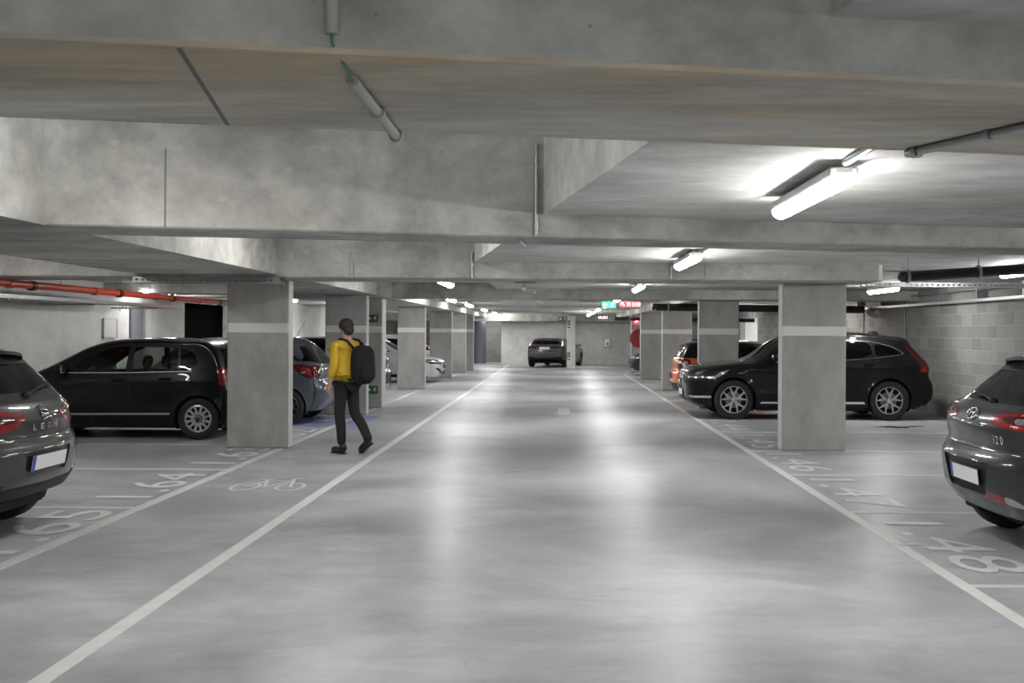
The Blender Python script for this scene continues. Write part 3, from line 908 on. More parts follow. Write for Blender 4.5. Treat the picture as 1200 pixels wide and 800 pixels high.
# --- grey hatchback at the left edge of the picture, rear towards the aisle
LEON = dict(name='car', L=4.28, W=.908, H=1.46, wheels=(.87, 3.505), R=.322, Ra=.352, rim=.22, rimkind='s10', rimmat='alloyd', sill=.2,
    keys=hatch_keys(4.28, 1.46, .87, (.98, 1.0), 1.75, (3.76, 1.405), (4.0, 1.09), .5) + [
        (3.82, 1.35, 3.62, 1.26, 3.0), (3.97, 1.22, 3.72, 1.17, 2.7), (4.10, 1.10, 3.80, 1.07, 2.5), (4.18, 1.045, 3.85, 1.01, 2.3), (4.235, .95, 3.88, .93, 2.2), (4.245, .81, 3.88, .81, 2.2),
        (4.255, .765, 3.89, .765, 2.2), (4.285, .71, 3.92, .71, 2.3), (4.28, .56, 3.93, .56, 2.3), (4.25, .46, 3.93, .46, 2.3), (4.16, .34, 3.88, .34, 2.3)],
    plan=[(0, .78), (.4, .86), (1.0, .90), (2.2, .908), (3.4, .905), (3.9, .86), (4.28, .80)], belt=[(0, .86), (1.2, .94), (3.0, .99), (4.28, 1.05)],
    crease=[(.6, .80, 3.9, .86, .016, .05), (1.2, .38, 3.2, .46, .014, .06)], tumble=.34,
    side=[('side_window', smoothp([(1.28, .985), (1.95, 1.30), (2.35, 1.335), (2.35, 1.01)], 1), 'dglass', -.004), ('side_window', smoothp([(2.42, 1.015), (2.42, 1.335), (3.05, 1.30), (3.32, 1.18), (3.2, 1.05)], 1), 'dglass', -.004),
          ('tail_lamp', [(3.80, 1.0), (4.2, 1.01), (4.2, .875), (3.88, .90)], 'redlens', .004), ('headlamp', [(.1, .60), (.62, .78), (.66, .84), (.2, .80)], 'headlamp', .004)],
    sline=[('panel_gap', [(1.12, .25), (1.12, .94)], .007, 'gap', False), ('panel_gap', [(2.38, .25), (2.38, 1.0)], .007, 'gap', False), ('panel_gap', [(3.25, .98), (3.15, .75), (3.05, .25)], .007, 'gap', False)],
    end=[('tailgate', [(0, 1.37), (.60, 1.35), (.72, 1.14), (.68, .93), (.58, .815), (0, .80)], 'paint', 0, 'r', 'mid'),
         ('rear_bumper', [(0, .785), (.58, .80), (.7, .83), (.95, .86), (.95, .1), (0, .1)], 'paint', 0, 'r', 'mid'),
         ('rear_window', smoothp([(0, 1.33), (.54, 1.32), (.70, 1.165), (.58, 1.125), (0, 1.11)], 0), 'mglass', -.005, 'r', 'mid'),
         ('tail_lamp', smoothp([(.24, .955), (.50, 1.0), (.95, 1.02), (.95, .875), (.50, .845), (.38, .865)], 1), 'redlens', .006, 'r', 'sym'),
         ('lamp_insert', smoothp([(.32, .945), (.52, .975), (.78, .985), (.78, .925), (.42, .90)], 1), 'redlens2', .010, 'r', 'sym'),
         ('plate_recess', [(0, .69), (.36, .685), (.30, .50), (0, .50)], 'paint', -.018, 'r', 'mid'),
         ('reflector', smoothp([(.52, .475), (.78, .49), (.80, .46), (.54, .44)], 1), 'redlens2', .004, 'r', 'sym'),
         ('diffuser', [(0, .43), (.50, .435), (.62, .46), (.80, .45), (.84, .1), (0, .1)], 'black', .004, 'r', 'mid'),
         ('windscreen', [(0, 1.36), (.56, 1.33), (.70, 1.02), (.4, 1.01), (0, 1.03)], 'dglass', -.004, 'f', 'mid'),
         ('grille', [(0, .66), (.35, .66), (.30, .52), (0, .50)], 'black', -.01, 'f', 'mid'), ('headlamp', [(.45, .66), (.95, .80), (.95, .62), (.5, .58)], 'headlamp', .004, 'f', 'sym')],
    eline=[('panel_gap', smoothp([(0, .788), (.53, .80), (.60, .86), (.68, .95)], 2, False), .009, 'gap', 'r', True), ('panel_gap', [(.60, 1.34), (.72, 1.12)], .006, 'gap', 'r', True)],
    mirror=(1.42, 1.0), handles=[(2.2, .84), (3.1, .87)], frontseat=2.15)

I20 = dict(name='car', L=4.035, W=.867, H=1.474, wheels=(.80, 3.365), R=.312, Ra=.345, rim=.21, rimkind='s10', rimmat='alloy', sill=.2,
    keys=hatch_keys(4.035, 1.474, .8, (.93, 1.0), 1.65, (3.46, 1.425), (3.85, 1.08), .5) + [
        (3.54, 1.345, 3.36, 1.26, 3.0), (3.70, 1.20, 3.50, 1.17, 2.8), (3.83, 1.085, 3.62, 1.07, 2.6), (3.92, 1.045, 3.70, 1.03, 2.5), (3.975, .97, 3.72, .95, 2.4), (3.985, .84, 3.73, .84, 2.4), (3.965, .775, 3.73, .775, 2.4),
        (3.99, .735, 3.73, .74, 2.4), (4.03, .69, 3.73, .70, 2.4), (4.035, .56, 3.73, .56, 2.4), (4.0, .42, 3.72, .42, 2.4), (3.90, .29, 3.66, .29, 2.4)],
    plan=[(0, .76), (.4, .83), (1.0, .86), (2.2, .867), (3.2, .863), (3.7, .84), (4.035, .79)], belt=[(0, .86), (1.2, .95), (3.0, 1.02), (4.03, 1.09)],
    crease=[(.6, .80, 3.7, .93, .016, .05), (1.2, .38, 3.0, .48, .012, .06)], tumble=.34,
    side=[('side_window', smoothp([(1.22, .995), (1.85, 1.31), (2.2, 1.345), (2.2, 1.03)], 1), 'dglass', -.004), ('side_window', smoothp([(2.27, 1.035), (2.27, 1.345), (2.85, 1.32), (3.15, 1.18), (3.0, 1.08)], 1), 'dglass', -.004),
          ('tail_lamp', [(3.42, 1.07), (3.95, 1.09), (3.95, .93), (3.55, .96)], 'redlens', .004), ('headlamp', [(.1, .60), (.62, .78), (.72, .86), (.2, .80)], 'headlamp', .004)],
    sline=[('panel_gap', [(1.08, .25), (1.08, .95)], .007, 'gap', False), ('panel_gap', [(2.23, .25), (2.23, 1.02)], .007, 'gap', False), ('panel_gap', [(3.05, 1.0), (3.0, .75), (2.9, .25)], .007, 'gap', False)],
    end=[('tailgate', [(0, 1.40), (.58, 1.38), (.68, 1.12), (.62, .92), (.57, .80), (.50, .755), (0, .755)], 'paint', 0, 'r', 'mid'),
         ('rear_bumper', [(0, .75), (.52, .75), (.60, .80), (.68, .90), (.95, .90), (.95, .1), (0, .1)], 'paint', 0, 'r', 'mid'),
         ('rear_window', smoothp([(0, 1.33), (.50, 1.32), (.64, 1.135), (.55, 1.095), (0, 1.085)], 0), 'mglass', -.005, 'r', 'mid'),
         ('tail_lamp', smoothp([(.31, 1.01), (.62, 1.05), (.95, 1.10), (.95, .93), (.70, .925), (.50, .935), (.32, .96)], 0), 'redlens', .006, 'r', 'sym'),
         ('lamp_insert', smoothp([(.42, 1.0), (.62, 1.02), (.78, 1.045), (.78, .98), (.58, .96)], 1), 'redlens2', .010, 'r', 'sym'),
         ('lamp_insert', smoothp([(.60, 1.0), (.72, 1.01), (.74, .97), (.62, .965)], 1), 'clear', .012, 'r', 'sym'),
         ('plate_recess', smoothp([(0, .665), (.42, .67), (.33, .43), (0, .425)], 0), 'black', -.02, 'r', 'mid'),
         ('reflector', smoothp([(.27, .405), (.36, .455), (.56, .455), (.56, .395)], 1), 'redlens', .004, 'r', 'sym'),
         ('fog_lamp', smoothp([(.56, .455), (.66, .445), (.76, .39), (.56, .395)], 1), 'clear', .004, 'r', 'sym'),
         ('windscreen', [(0, 1.37), (.54, 1.34), (.68, 1.03), (.4, 1.02), (0, 1.03)], 'dglass', -.004, 'f', 'mid'),
         ('grille', [(0, .52), (.45, .54), (.35, .30), (0, .30)], 'black', -.01, 'f', 'mid'), ('headlamp', [(.45, .68), (.95, .80), (.95, .62), (.5, .60)], 'headlamp', .004, 'f', 'sym')],
    eline=[('panel_gap', smoothp([(0, .752), (.49, .752), (.575, .80), (.60, .95)], 2, False), .010, 'gap', 'r', True), ('panel_gap', [(.58, 1.38), (.69, 1.13), (.60, .95)], .006, 'gap', 'r', True)],
    mirror=(1.36, 1.01), handles=[(2.05, .88), (2.95, .93)], frontseat=2.05)

UP = dict(name='car', L=3.54, W=.82, H=1.485, wheels=(.585, 3.0), R=.305, Ra=.345, rim=.195, rimkind='slots12', rimmat='alloy', sill=.17,
    keys=[(.10, .20, .24, .22, 3.0), (.01, .36, .22, .36, 3.0), (0, .52, .22, .52, 3.0), (.02, .68, .26, .66, 2.8), (.09, .80, .34, .77, 2.6), (.28, .915, .46, .86, 2.4), (.50, .985, .62, .915, 2.4),
          (.62, 1.04, .80, .975, 2.4), (.95, 1.20, 1.10, 1.125, 2.5), (1.28, 1.365, 1.42, 1.275, 2.6), (1.62, 1.452, 1.76, 1.355, 2.6), (2.05, 1.483, 2.1, 1.385, 2.6), (2.7, 1.475, 2.7, 1.378, 2.6),
          (3.13, 1.435, 3.05, 1.335, 2.8), (3.20, 1.39, 3.12, 1.27, 3.0), (3.34, 1.12, 3.25, 1.06, 3.0), (3.41, .90, 3.30, .88, 3.0), (3.46, .74, 3.33, .74, 3.0), (3.53, .66, 3.35, .66, 2.8), (3.54, .46, 3.35, .46, 2.8), (3.46, .22, 3.30, .22, 2.8)],
    plan=[(0, .70), (.3, .775), (.8, .815), (1.8, .82), (2.8, .815), (3.3, .775), (3.54, .70)], belt=[(0, .86), (.9, .93), (2.4, .98), (3.54, 1.03)],
    crease=[(1.0, .82, 3.2, .86, .008, .05)], tumble=.30, flare=.018,
    side=[('front_door', [(1.0, .23), (1.0, .97), (1.42, 1.245), (1.72, 1.36), (2.0, 1.375), (1.99, .23)], 'paint', 0),
          ('rear_door', [(2.0, .23), (2.01, 1.375), (2.75, 1.345), (2.86, 1.0), (2.66, .74), (2.62, .23)], 'paint', 0),
          ('window_surround', [(.98, .96), (1.36, 1.205), (1.64, 1.33), (1.80, 1.362), (2.40, 1.366), (2.80, 1.345), (2.95, 1.28), (3.02, 1.14), (2.97, 1.02), (2.90, .985), (2.0, .962)], 'gloss', .001),
          ('side_window', [(1.04, .972), (1.40, 1.205), (1.68, 1.322), (1.80, 1.345), (1.955, 1.35), (1.93, .982)], 'lglass', -.004),
          ('side_window', [(2.03, .988), (2.04, 1.348), (2.67, 1.335), (2.70, .995)], 'uglass', -.004), ('side_window', [(2.73, 1.0), (2.71, 1.33), (2.80, 1.32), (2.92, 1.25), (2.975, 1.13), (2.93, 1.03), (2.87, 1.0)], 'uglass', -.004),
          ('tail_lamp', [(3.27, 1.02), (3.6, 1.04), (3.6, .78), (3.30, .80)], 'redlens', .005), ('headlamp', smoothp([(.05, .62), (.42, .72), (.44, .84), (.15, .82)], 1), 'headlamp', .004),
          ('rubbing_strip', [(1.02, .355), (1.02, .380), (2.60, .392), (2.60, .367)], 'galv', .010)],
    sline=[('panel_gap', [(1.0, .25), (1.0, .97)], .007, 'gap', False), ('panel_gap', [(2.0, .25), (2.0, .98)], .007, 'gap', False), ('panel_gap', smoothp([(2.93, 1.0), (2.66, .74), (2.62, .25)], 2, False), .007, 'gap', False),
           ('chrome_trim', [(1.10, .966), (1.98, .972), (2.9, .998)], .010, 'galv', False), ('fuel_flap_gap', smoothp([(2.78, .80), (2.94, .80), (2.94, .90), (2.78, .90)], 2), .004, 'gap', True)],
    end=[('tailgate', [(0, 1.40), (.52, 1.38), (.60, 1.10), (.60, .74), (0, .70)], 'paint', 0, 'r', 'mid'), ('rear_window', [(0, 1.33), (.52, 1.32), (.62, 1.02), (0, .99)], 'dglass', -.004, 'r', 'mid'),
         ('tail_lamp', [(.60, 1.04), (.95, 1.04), (.95, .78), (.60, .80)], 'redlens', .005, 'r', 'sym'), ('plate_recess', [(0, .62), (.29, .62), (.29, .48), (0, .48)], 'black', -.012, 'r', 'mid'),
         ('windscreen', [(0, 1.40), (.52, 1.37), (.70, 1.01), (.4, 1.03), (0, 1.05)], 'lglass', -.004, 'f', 'mid'), ('headlamp', [(.42, .72), (.95, .84), (.95, .58), (.5, .56)], 'headlamp', .004, 'f', 'sym'),
         ('grille', [(0, .46), (.45, .46), (.5, .28), (0, .28)], 'black', -.01, 'f', 'mid')],
    eline=[], mirror=(1.02, 1.0), handles=[(1.84, .86), (2.52, .885)], frontseat=1.95, antenna=(2.98, 1.455, .22, .26))

VOLVO = dict(name='car', L=4.69, W=.95, H=1.648, wheels=(.88, 3.755), R=.37, Ra=.415, rim=.25, rimkind='y5', rimmat='alloy', sill=.24, grid=.05,
    keys=[(.22, .22, .46, .24, 2.8), (.05, .31, .40, .32, 3.0), (.015, .50, .38, .50, 3.0), (.0, .72, .38, .72, 3.0), (.02, .86, .42, .82, 2.8), (.12, .945, .52, .89, 2.6), (.40, 1.01, .72, .955, 2.5), (.85, 1.07, 1.05, 1.0, 2.4), (1.22, 1.115, 1.42, 1.045, 2.4),
          (1.38, 1.19, 1.58, 1.12, 2.5), (1.70, 1.42, 1.88, 1.335, 2.6), (2.05, 1.59, 2.20, 1.485, 2.6), (2.45, 1.645, 2.5, 1.535, 2.6), (3.2, 1.64, 3.2, 1.535, 2.6), (3.9, 1.57, 3.85, 1.465, 2.7),
          (4.20, 1.515, 4.05, 1.41, 2.8), (4.22, 1.46, 4.10, 1.37, 3.0), (4.38, 1.25, 4.27, 1.21, 3.0), (4.50, 1.10, 4.40, 1.08, 3.0), (4.57, .98, 4.45, .97, 3.0), (4.57, .80, 4.45, .80, 3.0),
          (4.65, .70, 4.48, .70, 2.8), (4.69, .56, 4.49, .56, 2.8), (4.67, .40, 4.46, .42, 2.8), (4.54, .26, 4.36, .28, 2.8)],
    plan=[(0, .80), (.4, .90), (.9, .945), (2.2, .95), (3.8, .95), (4.3, .90), (4.69, .84)], belt=[(0, .94), (1.4, 1.04), (3.0, 1.10), (4.69, 1.18)],
    crease=[(.7, .90, 4.3, 1.0, .018, .05), (1.4, .48, 3.2, .52, .022, .07)], tumble=.33, flare=.022,
    side=[('front_door', [(1.46, .30), (1.46, 1.05), (2.0, 1.40), (2.62, 1.50), (2.60, .30)], 'paint', 0), ('rear_door', [(2.60, .30), (2.62, 1.5), (3.4, 1.48), (3.55, 1.12), (3.42, .85), (3.25, .60), (3.2, .30)], 'paint', 0),
          ('chrome_trim', smoothp([(1.515, 1.06), (1.957, 1.342), (2.223, 1.447), (2.9, 1.489), (3.497, 1.459), (3.837, 1.369), (4.05, 1.236), (3.972, 1.210), (3.2, 1.117), (2.3, 1.080)], 1), 'chrome', .004),
          ('window_surround', smoothp([(1.535, 1.068), (1.965, 1.332), (2.23, 1.436), (2.9, 1.478), (3.49, 1.448), (3.83, 1.358), (4.03, 1.236), (3.96, 1.218), (3.2, 1.126), (2.3, 1.089)], 1), 'gloss', .002),
          ('side_window', smoothp([(1.62, 1.105), (1.98, 1.325), (2.25, 1.42), (2.56, 1.44), (2.55, 1.11)], 1), 'dglass', -.004), ('side_window', smoothp([(2.63, 1.115), (2.64, 1.445), (3.05, 1.46), (3.42, 1.44), (3.45, 1.17)], 1), 'dglass', -.004),
          ('side_window', smoothp([(3.51, 1.175), (3.49, 1.43), (3.80, 1.345), (3.98, 1.24)], 1), 'dglass', -.004),
          ('tail_lamp', smoothp([(4.285, .90), (4.6, .885), (4.6, 1.15), (4.36, 1.14), (4.13, 1.37), (4.06, 1.36), (4.28, 1.11), (4.36, 1.02)], 1), 'redlens2', .006), ('lamp_insert', smoothp([(4.32, .905), (4.6, .895), (4.6, 1.02), (4.39, 1.01)], 1), 'redlens', .009),
          ('headlamp', smoothp([(.20, .72), (.50, .73), (.72, .86), (.80, .925), (.62, .90), (.20, .845)], 0), 'black', .003),
          ('daytime_lamp', [(.25, .795), (.52, .80), (.64, .885), (.79, .922), (.68, .83), (.55, .765), (.25, .765)], 'clear', .008),
          ('fog_lamp', smoothp([(.28, .395), (.46, .40), (.46, .445), (.28, .44)], 1), 'chrome', .004),
          ('sill_trim', smoothp([(1.36, .305), (3.30, .305), (3.28, .345), (1.38, .335)], 0), 'chrome', .008), ('lower_cladding', [(1.28, .24), (3.34, .24), (3.30, .30), (1.33, .30)], 'black', .004)],
    sline=[('panel_gap', [(1.46, .36), (1.46, 1.05)], .008, 'gap', False), ('panel_gap', [(2.60, .36), (2.60, 1.08)], .008, 'gap', False), ('panel_gap', smoothp([(3.56, 1.14), (3.45, .88), (3.24, .62), (3.2, .36)], 2, False), .008, 'gap', False),
           ('panel_gap', smoothp([(.80, .93), (1.1, .99), (1.44, 1.02)], 1, False), .007, 'gap', False), ('panel_gap', [(.40, .42), (.42, .72)], .007, 'gap', False), ('fuel_flap_gap', smoothp([(3.95, .92), (4.12, .92), (4.12, 1.06), (3.95, 1.06)], 2), .005, 'gap', True)],
    end=[('hood', [(0, .86), (.55, .86), (.60, .95), (.70, 1.04), (.5, 1.06), (0, 1.10)], 'paint', 0, 'f', 'mid'),
         ('windscreen', [(0, 1.57), (.56, 1.53), (.76, 1.10), (.5, 1.12), (0, 1.145)], 'mglass', -.005, 'f', 'mid'),
         ('grille_frame', smoothp([(0, .85), (.36, .85), (.40, .78), (.33, .52), (0, .51)], 0), 'chrome', .008, 'f', 'mid'), ('grille', [(0, .83), (.345, .83), (.375, .78), (.31, .54), (0, .53)], 'black', -.012, 'f', 'mid'),
         ('headlamp', [(.56, .85), (1.0, .86), (1.0, .72), (.60, .73)], 'black', .003, 'f', 'sym'), ('daytime_lamp', [(.66, .80), (1.0, .795), (1.0, .765), (.66, .770)], 'clear', .007, 'f', 'sym'),
         ('fog_lamp', smoothp([(.66, .44), (.93, .44), (.93, .40), (.70, .40)], 0), 'chrome', .004, 'f', 'sym'), ('lower_grille', [(0, .44), (.50, .44), (.55, .34), (0, .33)], 'black', -.01, 'f', 'mid'),
         ('chrome_trim', [(0, .325), (.55, .325), (.55, .305), (0, .305)], 'chrome', .004, 'f', 'mid'),
         ('rear_window', [(0, 1.43), (.55, 1.42), (.66, 1.17), (0, 1.14)], 'dglass', -.004, 'r', 'mid'), ('tail_lamp', [(.62, 1.13), (1.0, 1.13), (1.0, .89), (.58, .91)], 'redlens2', .006, 'r', 'sym')],
    top=[],
    eline=[('panel_gap', [(0, .862), (.46, .862), (.62, .92)], .008, 'gap', 'f', True)],
    mirror=(1.62, 1.13), handles=[(2.42, .99), (3.38, 1.04)], frontseat=2.4)

CORSA = dict(I20); CORSA.update(name='car', L=4.02, W=.87, H=1.48, wheels=(.80, 3.34), rimkind='s10', rimmat='alloyd',
    keys=hatch_keys(4.02, 1.48, .8, (.93, 1.0), 1.65, (3.48, 1.425), (3.85, 1.08), .5) + [
        (3.60, 1.33, 3.36, 1.25, 3.0), (3.74, 1.18, 3.52, 1.14, 3.0), (3.85, 1.06, 3.66, 1.04, 3.0), (3.90, .98, 3.74, .96, 3.0), (3.92, .84, 3.78, .84, 3.0), (3.93, .74, 3.79, .74, 3.0),
        (3.985, .68, 3.80, .68, 2.8), (4.02, .60, 3.81, .60, 2.8), (4.02, .48, 3.80, .48, 2.8), (3.98, .36, 3.78, .36, 2.8), (3.88, .24, 3.72, .24, 2.8)],
    plan=[(0, .76), (.4, .83), (1.0, .865), (2.2, .87), (3.2, .866), (3.7, .82), (4.02, .74)],
    side=[('side_window', smoothp([(1.22, .995), (1.85, 1.31), (2.2, 1.345), (2.2, 1.03)], 1), 'dglass', -.004), ('side_window', smoothp([(2.27, 1.035), (2.27, 1.345), (2.75, 1.33), (3.0, 1.22), (2.9, 1.09)], 1), 'dglass', -.004),
          ('quarter_window', [(3.10, 1.215), (3.36, 1.285), (3.60, 1.10), (3.55, 1.075)], 'gloss', .002),
          ('tail_lamp', smoothp([(3.40, 1.02), (3.64, 1.03), (3.80, .97), (3.86, .78), (3.66, .80)], 1), 'redlens2', .006), ('lamp_insert', smoothp([(3.56, .97), (3.70, .98), (3.84, .90), (3.84, .82), (3.70, .84)], 1), 'redlens', .010),
          ('lamp_insert', [(3.60, .91), (3.68, .92), (3.68, .88), (3.60, .87)], 'clear', .013)],
    sline=[('panel_gap', [(1.08, .25), (1.08, .95)], .007, 'gap', False), ('panel_gap', [(2.23, .25), (2.23, 1.02)], .007, 'gap', False), ('panel_gap', [(3.05, 1.0), (3.0, .75), (2.9, .25)], .007, 'gap', False),
           ('panel_gap', smoothp([(3.0, 1.05), (3.35, 1.03)], 1, False), .012, 'gap', False)],
    end=[('tailgate', [(0, 1.40), (.58, 1.38), (.68, 1.12), (.60, .92), (.57, .72), (0, .70)], 'paint', 0, 'r', 'mid'),
         ('rear_window', [(0, 1.35), (.62, 1.33), (.80, 1.08), (.55, 1.04), (0, 1.02)], 'mglass', -.003, 'r', 'mid'),
         ('tail_lamp', [(.62, 1.0), (.95, 1.0), (.95, .80), (.66, .82)], 'redlens2', .006, 'r', 'sym'),
         ('plate_recess', [(0, .66), (.30, .66), (.30, .50), (0, .50)], 'black', -.012, 'r', 'mid')],
    eline=[('panel_gap', [(0, .70), (.54, .70), (.60, .80)], .008, 'gap', 'r', True)], antenna=(3.28, 1.44, .19, .33))

MINI = dict(name='car', L=3.82, W=.86, H=1.415, wheels=(.70, 3.2), R=.31, Ra=.35, rim=.215, rimkind='s5', rimmat='alloyd', sill=.2,
    keys=[(.10, .20, .26, .22, 3.0), (.01, .36, .23, .36, 3.0), (0, .52, .22, .52, 3.0), (.03, .72, .26, .70, 2.8), (.14, .86, .36, .83, 2.6), (.5, .94, .60, .89, 2.4), (.95, .99, 1.05, .93, 2.4),
          (1.05, 1.05, 1.22, .99, 2.5), (1.22, 1.20, 1.36, 1.13, 2.6), (1.50, 1.36, 1.60, 1.26, 2.6), (1.9, 1.41, 1.95, 1.315, 2.6), (2.7, 1.405, 2.7, 1.315, 2.6), (3.42, 1.375, 3.34, 1.285, 2.8), (3.52, 1.345, 3.44, 1.235, 3.0),
          (3.62, 1.18, 3.52, 1.13, 3.0), (3.70, 1.03, 3.58, 1.0, 3.0), (3.745, .96, 3.60, .94, 3.0), (3.77, .72, 3.62, .72, 3.0), (3.81, .64, 3.63, .64, 2.8), (3.82, .44, 3.62, .44, 2.8), (3.74, .22, 3.56, .24, 2.8)],
    plan=[(0, .72), (.3, .80), (.8, .85), (1.8, .86), (3.0, .86), (3.5, .82), (3.82, .76)], belt=[(0, .90), (.9, .95), (2.4, .99), (3.82, 1.0)], crease=[], tumble=.26, flare=.02,
    side=[('window_surround', [(1.12, .985), (1.36, 1.2), (1.5, 1.5), (3.7, 1.5), (3.7, 1.0), (2.2, .975)], 'gloss', .001),
          ('side_window', smoothp([(1.22, 1.0), (1.58, 1.22), (1.9, 1.275), (2.2, 1.275), (2.2, 1.0)], 1), 'dglass', -.004), ('side_window', smoothp([(2.27, 1.0), (2.27, 1.275), (3.1, 1.26), (3.2, 1.02)], 1), 'dglass', -.004),
          ('tail_lamp', smoothp([(3.44, .97), (3.66, .98), (3.66, .70), (3.46, .72)], 1), 'redlens2', .006), ('lamp_insert', smoothp([(3.50, .93), (3.66, .93), (3.66, .86), (3.50, .86)], 1), 'clear', .010), ('lower_cladding', [(1.1, .2), (2.8, .2), (2.8, .29), (1.1, .29)], 'black', .004),
          ('headlamp', smoothp([(.2, .68), (.45, .70), (.45, .86), (.25, .86)], 1), 'headlamp', .004)],
    sline=[('panel_gap', [(1.1, .25), (1.1, .95)], .007, 'gap', False), ('panel_gap', [(2.23, .25), (2.23, .99)], .007, 'gap', False)],
    end=[('roof_panel', [(0, 1.5), (.95, 1.5), (.95, 1.0), (0, .99)], 'gloss', .001, 'r', 'mid'), ('rear_window', [(0, 1.32), (.56, 1.30), (.66, 1.03), (0, 1.01)], 'dglass', -.004, 'r', 'mid'),
         ('tail_lamp', [(.62, .97), (.95, .97), (.95, .70), (.62, .72)], 'redlens2', .006, 'r', 'sym'), ('lamp_insert', [(.64, .93), (.95, .93), (.95, .86), (.64, .86)], 'clear', .010, 'r', 'sym'),
         ('windscreen', [(0, 1.35), (.54, 1.33), (.68, 1.0), (0, 1.03)], 'mglass', -.004, 'f', 'mid'), ('diffuser', [(0, .40), (.70, .40), (.80, .1), (0, .1)], 'black', .004, 'r', 'mid'), ('plate_recess', [(0, .62), (.28, .62), (.28, .48), (0, .48)], 'black', -.01, 'r', 'mid')],
    eline=[], top=[('roof_panel', [(.385, 0), (.385, .90), (.42, 1.05), (.68, 1.05), (.68, 0)], 'gloss', .001)], mirror=(1.28, 1.02), mirrormat='black', handles=[(2.05, .86)], frontseat=2.0, tmid=.52)

ACL = dict(name='car', L=4.42, W=.898, H=1.44, wheels=(.88, 3.61), R=.325, Ra=.355, rim=.225, rimkind='s5', rimmat='alloy', sill=.19,
    keys=[(.16, .18, .42, .20, 2.8), (.04, .28, .36, .30, 3.0), (.0, .46, .35, .46, 3.0), (.03, .64, .38, .62, 2.8), (.14, .74, .48, .70, 2.6), (.5, .84, .78, .79, 2.4), (1.0, .93, 1.2, .86, 2.4), (1.22, .98, 1.42, .91, 2.4),
          (1.42, 1.06, 1.62, .99, 2.5), (1.8, 1.27, 1.98, 1.18, 2.6), (2.1, 1.40, 2.22, 1.30, 2.6), (2.5, 1.44, 2.55, 1.335, 2.6), (3.2, 1.42, 3.2, 1.31, 2.6), (3.85, 1.35, 3.75, 1.25, 2.8), (3.92, 1.30, 3.82, 1.20, 3.0),
          (4.12, 1.08, 3.98, 1.04, 3.0), (4.24, .95, 4.08, .93, 3.0), (4.30, .80, 4.12, .80, 3.0), (4.36, .70, 4.14, .70, 2.8), (4.42, .55, 4.16, .55, 2.8), (4.38, .38, 4.14, .38, 2.8), (4.28, .22, 4.08, .22, 2.8)],
    plan=[(0, .78), (.4, .86), (1.0, .89), (2.2, .898), (3.6, .89), (4.1, .85), (4.42, .80)], belt=[(0, .80), (1.4, .90), (3.0, .95), (4.42, 1.02)], crease=[(.9, .76, 4.0, .86, .014, .05)], tumble=.36,
    side=[('chrome_trim', smoothp([(1.50, .915), (2.05, 1.19), (2.35, 1.275), (3.0, 1.285), (3.6, 1.20), (3.85, 1.02), (3.0, .965)], 1), 'black', .003), ('side_window', smoothp([(1.58, .935), (2.08, 1.18), (2.35, 1.255), (2.62, 1.26), (2.6, .96)], 1), 'lglass', -.004),
          ('side_window', smoothp([(2.7, .965), (2.7, 1.26), (3.1, 1.255), (3.5, 1.17), (3.7, 1.02)], 1), 'dglass', -.004), ('headlamp', smoothp([(.32, .60), (.60, .66), (.90, .78), (.78, .795), (.40, .72)], 0), 'black', .004),
          ('headlamp_lens', [(.40, .64), (.62, .70), (.80, .77), (.55, .74), (.40, .70)], 'clear', .007), ('sill_trim', [(1.3, .19), (3.2, .19), (3.2, .27), (1.3, .27)], 'black', .004), ('tail_lamp', [(3.9, .93), (4.2, .94), (4.2, .82), (3.98, .80)], 'redlens', .004)],
    sline=[('panel_gap', [(1.36, .27), (1.36, .90)], .007, 'gap', False), ('panel_gap', [(2.65, .27), (2.65, .95)], .007, 'gap', False)],
    end=[('windscreen', [(0, 1.37), (.54, 1.34), (.70, .97), (0, 1.0)], 'mglass', -.004, 'f', 'mid'), ('grille', smoothp([(0, .63), (.36, .63), (.42, .48), (.30, .44), (0, .44)], 0), 'black', -.01, 'f', 'mid'),
         ('lower_grille', [(0, .36), (.44, .36), (.38, .24), (0, .24)], 'black', -.01, 'f', 'mid'), ('air_intake', smoothp([(.50, .30), (.62, .29), (.84, .44), (.80, .47), (.66, .42)], 0), 'black', -.012, 'f', 'sym'),
         ('headlamp', smoothp([(.46, .63), (.60, .69), (.95, .75), (.95, .60), (.55, .56)], 0), 'black', .004, 'f', 'sym'), ('headlamp_lens', [(.52, .62), (.64, .66), (.9, .70), (.9, .66), (.60, .60)], 'clear', .007, 'f', 'sym'),
         ('rear_window', [(0, 1.26), (.56, 1.24), (.66, 1.06), (0, 1.04)], 'dglass', -.004, 'r', 'mid')],
    eline=[('panel_gap', [(0, .70), (.45, .70), (.70, .76)], .008, 'gap', 'f', True)], mirror=(1.74, .97), handles=[(2.45, .83), (3.4, .87)], frontseat=2.45)


